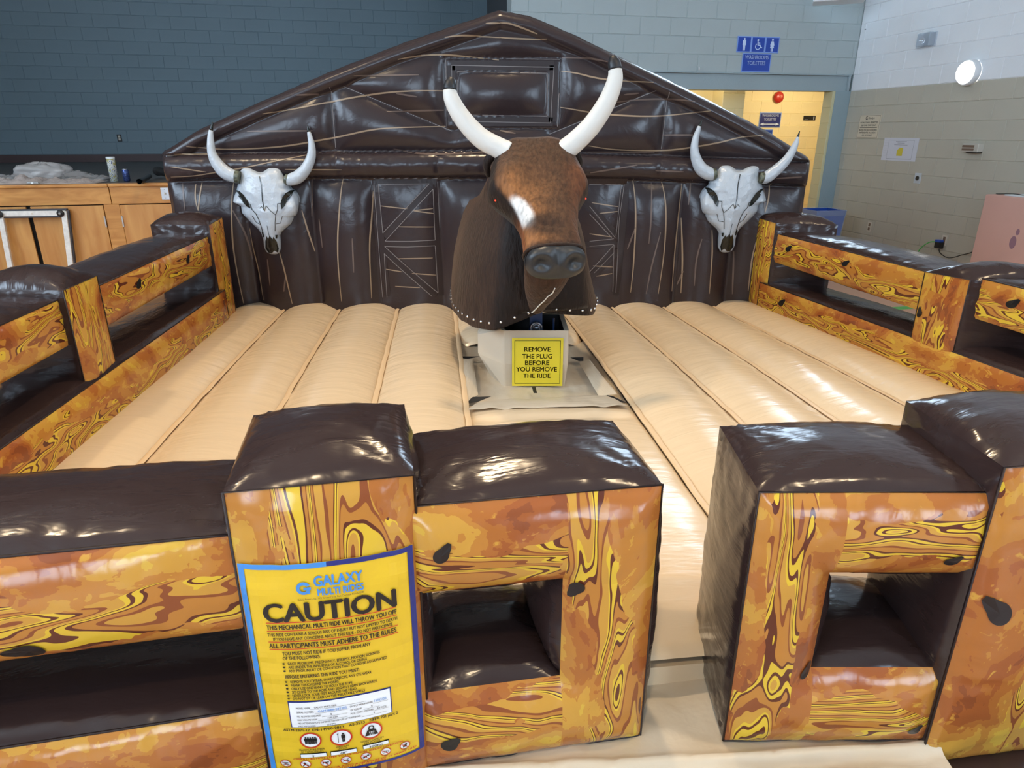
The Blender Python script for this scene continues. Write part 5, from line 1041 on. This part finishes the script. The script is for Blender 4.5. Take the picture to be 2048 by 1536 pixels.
# snack tube, can, hoses, small device
M['label'] = mat('patterned_label', rgb(206, 208, 200), .35); nt = M['label'].node_tree; tc = N(nt, 'ShaderNodeTexCoord'); vo = N(nt, 'ShaderNodeTexVoronoi'); vo.inputs['Scale'].default_value = 55; nt.links.new(tc.outputs['Object'], vo.inputs['Vector']); rp = N(nt, 'ShaderNodeValToRGB'); rp.color_ramp.interpolation = 'CONSTANT'; rp.color_ramp.elements[0].color = rgb(70, 84, 120); rp.color_ramp.elements[1].position = .30; rp.color_ramp.elements[1].color = rgb(214, 218, 214); e_ = rp.color_ramp.elements.new(.62); e_.color = rgb(178, 172, 110); nt.links.new(vo.outputs['Distance'], rp.inputs[0]); nt.links.new(rp.outputs[0], nt.nodes['Principled BSDF'].inputs['Base Color'])
M['lid'] = mat('pale_plastic_lid', rgb(222, 228, 230), .3); M['canblue'] = mat('blue_can_print', rgb(62, 78, 128), .25, metal=.5, mottle=(70, .6)); M['alum'] = mat('bare_aluminium', rgb(205, 208, 212), .25, metal=.95); M['hose'] = mat('dark_rubber_hose', rgb(44, 52, 60), .45)
def tp(x, y): return Vector((x, y, 1.2))
r = empty('snack_tube', 'tall patterned snack tube standing on the stage edge', 'tube', None, (-4.17, 7.36, 1.2)); B = MB(); B.lathe([(.001, 0), (.040, 0), (.040, .235)], (0, 0, 0), n=28); B.build('tube_wall', M['label'], r, True); B = MB(); B.lathe([(.042, .225), (.042, .242), (.036, .244), (.001, .244)], (0, 0, 0), n=28); B.build('lid', M['lid'], r, True)
r = empty('drink_can', 'blue drink can standing beside the snack tube', 'can', None, (-4.04, 7.36, 1.2)); B = MB(); B.lathe([(.001, .004), (.024, 0), (.033, .010), (.033, .108), (.027, .120)], (0, 0, 0), n=28); B.build('can_wall', M['canblue'], r, True); B = MB(); B.lathe([(.027, .120), (.028, .123), (.026, .124), (.024, .119), (.001, .119)], (0, 0, 0), n=28); t_ = B.build('can_top', M['alum'], r, True); B = MB(); B.bbox(-.008, .008, -.014, .008, .1195, .1215); B.build('pull_tab', M['alum'], t_)
r = empty('hose_piece', 'straight dark hose piece lying on the stage by the can', 'hose', None, (-3.80, 7.2, 1.225)); B = MB(); c_ = [Vector((.10, -.24, .0)), Vector((.0, .05, .004)), Vector((-.13, .42, .012))]; B.tube(spline(c_, 6), .024, 16, False); B.build('hose_wall', M['hose'], r, True); B = MB(); B.tube([c_[0], c_[0] + (c_[1] - c_[0]).normalized() * .05], .027, 16, False); B.build('hose_cuff', M['dkplastic'], r, True)
r = empty('hose_piece', 'thick black hose end lying against the barn wall', 'hose', None, (-3.85, 7.85, 1.256)); B = MB(); B.tube(spline([(-.16, .12, .015), (-.08, .02, .02), (.10, -.10, 0), (.35, -.18, -.005)], 6), .045, 18, False); B.build('hose_wall', M['strap'], r, True); B = MB(); B.tube([(-.165, .127, .015), (-.12, .07, .018)], .05, 18); B.build('hose_cuff', M['strap'], r, True)
r = empty('label_tag', 'small grey tag lying on the bubble wrap', 'tag', None, rm(-9.68, W0 + .0, 1.203)); r.rotation_euler = (0, 0, RA); addbox(r, 'tag_body', -.055, .055, -.012, .012, 0, .026, M['steelplate'], .008); addcyl(r, 'tag_button', (0, -.012, .013), .009, .003, M['lid'], 12)
# white metal frame leaning on the stage front -----------------------------------
M['whitepaint'] = mat('worn_white_paint', rgb(222, 220, 214), .4, mottle=(30, .12)); M['felt'] = mat('dark_grey_pad', rgb(70, 72, 80), .8)
fr = empty('metal_frame', 'white steel frame with black knobs leaning on the stage doors', 'frame', None, rm(-9.75, W0 - .12, 0)); fo = Vector(fr.location); lean = .06
def FR(u, z, d=0.0): return rm(u, W0 - .045 - (.99 - z) * lean - d, z) - fo
def fbar(name, u0, z0, u1, z1, w, th, m, d=0.0):
    a, c = FR(u0, z0, d), FR(u1, z1, d); ax = (c - a).normalized(); n_ = YR; B = MB(); B.box((a + c) / 2, ax, n_.cross(ax).normalized(), n_, (c - a).length, w, th); return bevel(B.build(name, m, fr), .004)
fbar('crossbar', -9.99, .934, -9.425, .928, .052, .03, M['whitepaint'], .012); fbar('pad_strip', -10.03, .966, -9.41, .962, .016, .045, M['felt'], .0); fbar('pad_strip', -10.0, .899, -9.43, .893, .012, .04, M['felt'], .0)
fbar('leg', -10.0, .95, -10.03, .0, .046, .035, M['whitepaint'], .02); fbar('leg', -9.435, .95, -9.50, .0, .050, .035, M['whitepaint'], .02); fbar('leg_edge', -9.402, .955, -9.466, .02, .014, .04, M['felt'], .0)
for u in (-10.0, -9.462):
    c_ = FR(u, .930, .038); B = MB(); B.lathe([(.032, 0), (.034, .012), (.026, .02), (.012, .02), (.012, .03), (.001, .03)], c_, -YR, 20); k_ = B.build('knob', M['dkplastic'], fr, True); B = MB(); B.lathe([(.012, .019), (.012, .032), (.001, .033)], c_, -YR, 6); B.build('bolt', M['steelplate'], k_)
c_ = FR(-9.72, .93, .028); B = MB(); B.lathe([(.010, 0), (.010, .003), (.001, .003)], c_, -YR, 14); B.build('rivet', M['ivory'], fr)
# ================================================================= WASHROOM SIGNS
M['blue'] = mat('sign_blue', rgb(28, 70, 172), .35); M['paleblue'] = mat('sign_pale_blue', rgb(130, 162, 226), .35); M['signwht'] = mat('sign_lettering_white', rgb(206, 222, 250), .4)
def usign(name, lab, u0, u1, w, z0, z1, cat='sign', mface=None, mback=None, face='u', th=.006, mid=None):
    c = rm((u0 + u1) / 2, w, (z0 + z1) / 2) if face == 'u' else rm(w, (u0 + u1) / 2, (z0 + z1) / 2); r = empty(name, lab, cat, None, c); r.rotation_euler = (0, 0, RA if face == 'u' else RA - math.pi / 2)
    W_, H_ = abs(u1 - u0), z1 - z0; addbox(r, 'backing', -W_ / 2, W_ / 2, -th, 0, -H_ / 2, H_ / 2, mback or M['paleblue']); return r, W_, H_, (lambda off: (lambda x, y: Vector((x, -th - off, y))))
r, W_, H_, sf = usign('washroom_sign', 'blue washroom sign with man, wheelchair and woman symbols', -1.747, -1.157, -.002, 2.636, 2.822)
for i in range(3):
    x0 = -W_ / 2 + W_ / 3 * i; p_ = shape('sign_panel', [rectp(x0 + .012, -H_ / 2 + .012, x0 + W_ / 3 - .012, H_ / 2 - .012)], sf(.001), M['blue'], r); cx = x0 + W_ / 6
    if i == 0: g = man(cx, -.072, .145)
    elif i == 2: g = [disc(cx, .059, .013, n=14), [(cx - .016, .042), (cx + .016, .042), (cx + .03, -.005), (cx + .02, -.008), (cx + .028, -.035), (cx - .028, -.035), (cx - .02, -.008), (cx - .03, -.005)], rectp(cx - .014, -.074, cx - .002, -.03), rectp(cx + .002, -.074, cx + .014, -.03)]
    else: g = [disc(cx - .008, .050, .013, n=14), bar(cx - .010, .04, cx - .006, -.008, .013), bar(cx - .006, .018, cx + .024, .016, .009), bar(cx - .008, -.005, cx + .028, -.008, .012), bar(cx + .026, -.004, cx + .042, -.038, .011), bar(cx + .040, -.036, cx + .056, -.030, .011)] + ringq(cx - .004, -.022, .029, .038, 22, 1, 2.1, 6.1)
    shape('pictogram', g, sf(.0018), M['signwht'], r)
r, W_, H_, sf = usign('washroom_sign', 'blue washrooms toilettes sign under the symbol sign', -1.655, -1.247, -.002, 2.41, 2.63)
shape('sign_panel', [rectp(-W_ / 2 + .012, -H_ / 2 + .012, W_ / 2 - .012, H_ / 2 - .012)], sf(.001), M['blue'], r); lettering('lettering', 'WASHROOMS', sf(.0018), -.165, .042, .046, M['signwht'], r, .165, .03); lettering('lettering', 'TOILETTES', sf(.0018), -.128, -.026, .046, M['signwht'], r, .128, .03)
r, W_, H_, sf = usign('washroom_sign', 'blue washrooms toilettes sign with white double arrow in the hallway', .49, .92, HW - .001, 1.765, 2.015)
shape('sign_panel', [rectp(-W_ / 2 + .014, -H_ / 2 + .014, W_ / 2 - .014, H_ / 2 - .014)], sf(.001), M['signnavy'], r); lettering('lettering', 'WASHROOMS', sf(.0018), -.165, .055, .045, M['signwht'], r, .165, .03); lettering('lettering', 'TOILETTES', sf(.0018), -.125, -.010, .045, M['signwht'], r, .125, .03)
shape('arrow', [rectp(-.12, -.078, .12, -.062), [(-.19, -.07), (-.12, -.045), (-.12, -.095)], [(.19, -.07), (.12, -.095), (.12, -.045)]], sf(.0018), M['signwht'], r)
r, W_, H_, sf = usign('wall_sign', 'plain blue sign under the double arrow sign in the hallway', .55, .79, HW - .001, 1.50, 1.735); shape('sign_panel', [rectp(-W_ / 2 + .014, -H_ / 2 + .014, W_ / 2 - .014, H_ / 2 - .014)], sf(.001), M['blue'], r)
r, W_, H_, sf = usign('room_sign', 'small black room sign with a white figure in the hallway', 1.37, 1.615, HW - .001, 1.885, 1.965, mback=M['dkplastic']); shape('pictogram', man(.085, -.03, .06), sf(.001), M['signwht'], r); lettering('lettering', 'Women', sf(.001), -.10, -.028, .014, M['signwht'], r, -.03, .01)
M['red'] = mat('alarm_red', rgb(186, 44, 34), .35); M['redpale'] = mat('alarm_gong_face', rgb(220, 120, 104), .3)
r = empty('alarm_bell', 'round red fire alarm bell on the yellow hallway wall', 'alarm bell', None, rm(.80, HW, 2.265)); r.rotation_euler = (0, 0, RA); B = MB(); B.lathe([(.07, 0), (.07, .03), (.095, .032), (.088, .06), (.05, .078), (.001, .082)], (0, 0, 0), (0, -1, 0), 30); B.build('gong', M['red'], r, True); B = MB(); B.lathe([(.030, .078), (.024, .092), (.001, .094)], (.02, 0, .01), (0, -1, 0), 18); B.build('gong_boss', M['redpale'], r, True)
# ================================================================= RIGHT WALL FITTINGS
M['tanboard'] = mat('aged_sign_board', rgb(214, 202, 180), .5); M['paper'] = mat('white_paper', rgb(214, 214, 222), .6); M['planyel'] = mat('plan_yellow', rgb(214, 196, 70), .6); M['greyink'] = mat('grey_print', rgb(120, 120, 128), .6); M['brownink'] = mat('dark_print', rgb(58, 54, 50), .6)
r, W_, H_, sf = usign('alcohol_notice', 'cream no alcohol permitted notice on the olive wall by the corner', -.667, -.276, 0, 1.613, 1.893, mback=M['tanboard'], face='w')
k1 = sf(.001); shape('logo', ringq(-.055, .105, .014, .022, 16, 1, .8, 6.0), k1, M['brownink'], r); lettering('lettering', 'Guelph', k1, -.025, .092, .026, M['brownink'], r, .09, .005)
for s_, y, w_ in (('NO ALCOHOL PERMITTED', .040, .165), ('BEYOND THIS POINT', .006, .135), ('BOISSONS ALCOOLISEES', -.05, .165), ('INTERDITES AU-DELA', -.083, .15), ('DE CE POINT', -.115, .095)): lettering('lettering', s_, k1, -w_, y, .020, M['brownink'], r, w_, .02)
shape('rule_line', [rectp(-.16, -.016, .16, -.011)], k1, M['brownink'], r)
for pl in (rectp(-.19, .132, .19, .135), rectp(-.19, -.135, .19, -.132), rectp(-.19, -.135, -.187, .135), rectp(.187, -.135, .19, .135)): shape('border_edge', [pl], k1, M['brownink'], r)
r, W_, H_, sf = usign('floor_plan_sheet', 'white paper floor plan with a yellow patch on the olive wall', -1.374, -.80, 0, 1.352, 1.618, 'paper', mback=M['paper'], face='w', th=.003)
k1 = sf(.0008); shape('plan_patch', [[(-.035, -.075), (.06, -.075), (.06, .02), (.0, .02), (-.035, -.01)]], k1, M['planyel'], r)
for pl in (rectp(-.20, .105, .22, .108), rectp(-.20, -.112, .22, -.109), rectp(-.20, -.112, -.197, .108), rectp(.217, -.112, .22, .108)): shape('plan_frame', [pl], k1, M['greyink'], r)
for i in range(7): lettering('lettering', ('fire safety plan', 'main hall', 'exit', 'you are here', 'ground floor', 'stairs', 'north')[i] if False else '-' * 14, k1, -.27, .10 - .03 * i, .008, M['greyink'], r, -.215, .0)
for (x0, x1, y) in ((-.08, .10, .090), (-.05, .07, .072), (-.10, .12, .050)): shape('rule_line', [rectp(x0, y, x1, y + .004)], k1, M['greyink'], r)
M['therm'] = mat('thermostat_beige', rgb(196, 190, 178), .4); M['thermstripe'] = mat('thermostat_brown', rgb(122, 100, 84), .5)
r = empty('thermostat', 'beige wall thermostat box on the olive wall', 'thermostat', None, rm(0, -2.19, 1.525)); r.rotation_euler = (0, 0, RA - math.pi / 2)
addbox(r, 'case', -.105, .105, -.075, 0, -.042, .045, M['therm'], .006); addbox(r, 'vent_strip', -.098, .055, -.078, -.074, .004, .028, M['thermstripe']); addbox(r, 'vent_strip', -.098, .055, -.078, -.074, -.028, -.006, M['thermstripe']); addbox(r, 'base_plate', -.04, .10, -.07, -.002, -.052, -.042, M['dkplastic'])
r = rplate('socket_plate', 'metal wall plate with one round black socket on the olive wall', 'outlet', 0, -1.47, 1.168, 'w', .10, .118, M['plate']); addcyl(r, 'socket', (0, -.006, 0), .026, .006, M['dkplastic'], 20)
r = rplate('wall_outlet', 'tall ivory outlet low on the olive wall beside the bin', 'outlet', 0, -.815, .515, 'w', .072, .125, M['ivory']); addbox(r, 'receptacle', -.017, .017, -.011, -.006, -.045, -.008, M['thermstripe'], .002); addbox(r, 'receptacle', -.017, .017, -.011, -.006, .008, .045, M['thermstripe'], .002)
r = rplate('wall_outlet', 'ivory outlet with a plug in it on the olive wall by the pink board', 'outlet', 0, -2.055, .515, 'w', .072, .118, M['ivory']); addbox(r, 'receptacle', -.017, .017, -.011, -.006, -.042, .042, M['thermstripe'], .002)
M['plugblue'] = mat('blue_plug_top', rgb(50, 90, 190), .3); r = empty('plug_adapter', 'black plug adapter with blue top in the wall outlet', 'plug', None, rm(-.012, -2.03, .47)); r.rotation_euler = (0, 0, RA - math.pi / 2); addbox(r, 'body', -.045, .045, -.05, 0, -.045, .02, M['dkplastic'], .006); addbox(r, 'cap', -.045, .03, -.055, 0, .022, .05, M['plugblue'], .006)  # adapter cap in plain blue, no emission
M['green'] = mat('green_cable', rgb(84, 196, 92), .4); M['blackcable'] = mat('black_cable', rgb(40, 44, 40), .5)
def cable(name, lab, pts, rad, m): 
    B = MB(); B.tube(spline(pts, 8), rad, 8); o = B.build(name, m, None, True); return tag(o, lab, 'cable')
cable('power_cable', 'green cable dropping from the plug adapter on the olive wall', [rm(-.03, -1.99, .49), rm(-.045, -1.90, .475), rm(-.05, -1.80, .40), rm(-.05, -1.745, .30), rm(-.05, -1.73, .2), rm(-.06, -1.72, .008), rm(-.3, -1.9, .008)], .006, M['green'])
cable('power_cable', 'black cable sagging from the plug adapter to the pink board', [rm(-.03, -2.035, .415), rm(-.03, -2.07, .37), rm(-.03, -2.2, .34), rm(-.03, -2.36, .40), rm(-.04, -2.5, .46), rm(-.06, -2.62, .58), rm(-.12, -2.78, .66)], .005, M['blackcable'])
# emergency light and bulkhead lamp
M['clearplastic'] = mat('clear_lamp_plastic', rgb(196, 208, 220), .1, alpha=.5); M['chrome'] = mat('chrome_reflector', rgb(230, 232, 236), .12, metal=1.0)
r = rplate('emergency_light', 'clear boxed emergency light on the white upper wall', 'light', 0, -1.19, 2.682, 'w', .30, .155, M['plate']); addbox(r, 'lens_box', -.06, .13, -.09, -.007, -.07, .072, M['clearplastic'], .008); B = MB(); B.lathe([(.008, -.01), (.035, .012), (.045, .035)], (.005, -.03, -.005), (0, -1, 0), 20); B.build('reflector', M['chrome'], r, True)
M['lampbody'] = mat('white_lamp_body', rgb(228, 230, 232), .35)
r = empty('bulkhead_lamp', 'lit round white bulkhead lamp on the upper wall', 'lamp', None, rm(-.002, -1.93, 2.285)); r.rotation_euler = (0, 0, RA - math.pi / 2)
B = MB(); B.lathe([(.118, 0), (.128, .012), (.128, .075), (.118, .085), (.112, .08)], (0, 0, 0), (0, -1, 0), 36); B.build('body', M['lampbody'], r, True); B = MB(); B.lathe([(.116, .078), (.105, .105), (.07, .122), (.001, .13)], (0, 0, 0), (0, -1, 0), 36); B.build('diffuser', M['lampwhite'], r, True)
B = MB(); B.tube([Vector((-.12, -.09, -.02)), Vector((-.06, -.128, -.03)), Vector((.0, -.135, -.02))], .0035, 6); B.tube([Vector((.0, -.132, -.02)), Vector((.01, -.125, -.07)), Vector((.05, -.09, -.11))], .0035, 6); B.build('wire_guard', M['lampbody'], r, True)
for u_, z_ in ((-1.985, 3.02), (-.10, 2.93)):
    r = empty('wall_hook', 'small white hook screwed high on the white upper wall' if z_ > 3 else 'small dark bolt on the white upper wall by the corner', 'hook', None, rm(0, u_, z_)); r.rotation_euler = (0, 0, RA - math.pi / 2); B = MB(); B.tube([Vector((0, 0, .02)), Vector((0, -.02, .02)), Vector((0, -.03, -.01)), Vector((0, -.025, -.03))] if z_ > 3 else [Vector((0, 0, 0)), Vector((0, -.015, 0))], .006, 8); B.build('hook_wire', M['lampbody'] if z_ > 3 else M['steelplate'], r, True)
r = empty('wall_hook', 'small white clip on the ledge over the washroom opening', 'hook', None, rm(-2.25, -.012, 2.44)); r.rotation_euler = (0, 0, RA); B = MB(); B.tube([Vector((0, 0, .02)), Vector((0, -.015, .015)), Vector((.004, -.02, -.02))], .008, 8); B.build('hook_wire', M['lampbody'], r, True)
# corner mounted white unit near the ceiling line
r = empty('air_unit', 'white metal box mounted high across the corner', 'air unit', None, rm(-.62, -.45, 3.17)); r.rotation_euler = (0, 0, RA - R(33)); addbox(r, 'casing', -.36, .22, -.12, .20, 0, .45, M['lampbody'], .01); addbox(r, 'grille', -.32, .18, -.125, -.118, .10, .35, M['steelplate'])
# recycling bin with liner
M['binblue'] = mat('blue_bin_plastic', rgb(26, 74, 170), .4); M['liner'] = mat('clear_bin_liner', rgb(186, 200, 224), .25, alpha=.3)
bc_ = rm(-.55, -.55, 0); r = empty('recycling_bin', 'blue recycling bin with clear liner in the corner', 'bin', None, bc_); r.rotation_euler = (0, 0, RA)
def frus(x0, y0, z0, x1, y1, z1): return [(-x0, -y0, z0), (x0, -y0, z0), (x0, y0, z0), (-x0, y0, z0), (-x1, -y1, z1), (x1, -y1, z1), (x1, y1, z1), (-x1, y1, z1)]
B = MB(); B.add(frus(.17, .15, 0, .215, .19, .72), [(3, 2, 1, 0), (0, 1, 5, 4), (1, 2, 6, 5), (2, 3, 7, 6), (3, 0, 4, 7)]); o = B.build('bin_body', M['binblue'], r); o.modifiers.new('thickness', 'SOLIDIFY').thickness = .006
B = MB(); B.add(frus(.2185, .1935, .655, .224, .198, .73), [(0, 1, 5, 4), (1, 2, 6, 5), (2, 3, 7, 6), (3, 0, 4, 7)]); B.build('liner', M['liner'], r)
B = MB(); B.add(frus(.20, .175, .35, .222, .196, .728), [(4, 5, 1, 0), (5, 6, 2, 1), (6, 7, 3, 2), (7, 4, 0, 3)]); B.build('liner_inside', M['liner'], r)
# pink foam board standing by the wall
M['pink'] = mat('pink_foam', rgb(214, 168, 154), .75, mottle=(4, .03)); M['mauve'] = mat('mauve_mark', rgb(150, 112, 124), .7)
r = empty('foam_board', 'pink foam block standing by the olive wall', 'board', None, rm(-.40, -3.55, 0)); r.rotation_euler = (0, 0, RA - math.pi / 2)
B = MB(); B.bbox(-.62, .48, -.10, .28, 0, 1.11); bevel(B.build('foam_body', M['pink'], r), .008); shape('mark', [disc(-.20, .72, .035, .06, 16), disc(-.175, .82, .02, .03, 12)], lambda x, y: Vector((x, -.1015, y - .02)), M['mauve'], r)
B = MB(); B.tube(spline([Vector((-.60, .0, 1.112)), Vector((-.4, .03, 1.125)), Vector((-.2, -.02, 1.113)), Vector((.1, .05, 1.12)), Vector((.4, 0, 1.113))], 6), .005, 6); B.build('loose_wire', M['blackcable'], r, True); addbox(r, 'top_strip', -.45, .45, -.06, .24, 1.11, 1.122, M['lid'], .003)
# green court line tape on the floor
M['courtgreen'] = mat('green_court_paint', rgb(90, 176, 96), .5); B = MB(); B.rbox(-2.6, -2.45, -12, -1.0, .0005, .002); B.rbox(-2.45, -.3, -3.0, -2.9, .0005, .002); S(B.build('trim_3', M['courtgreen']))
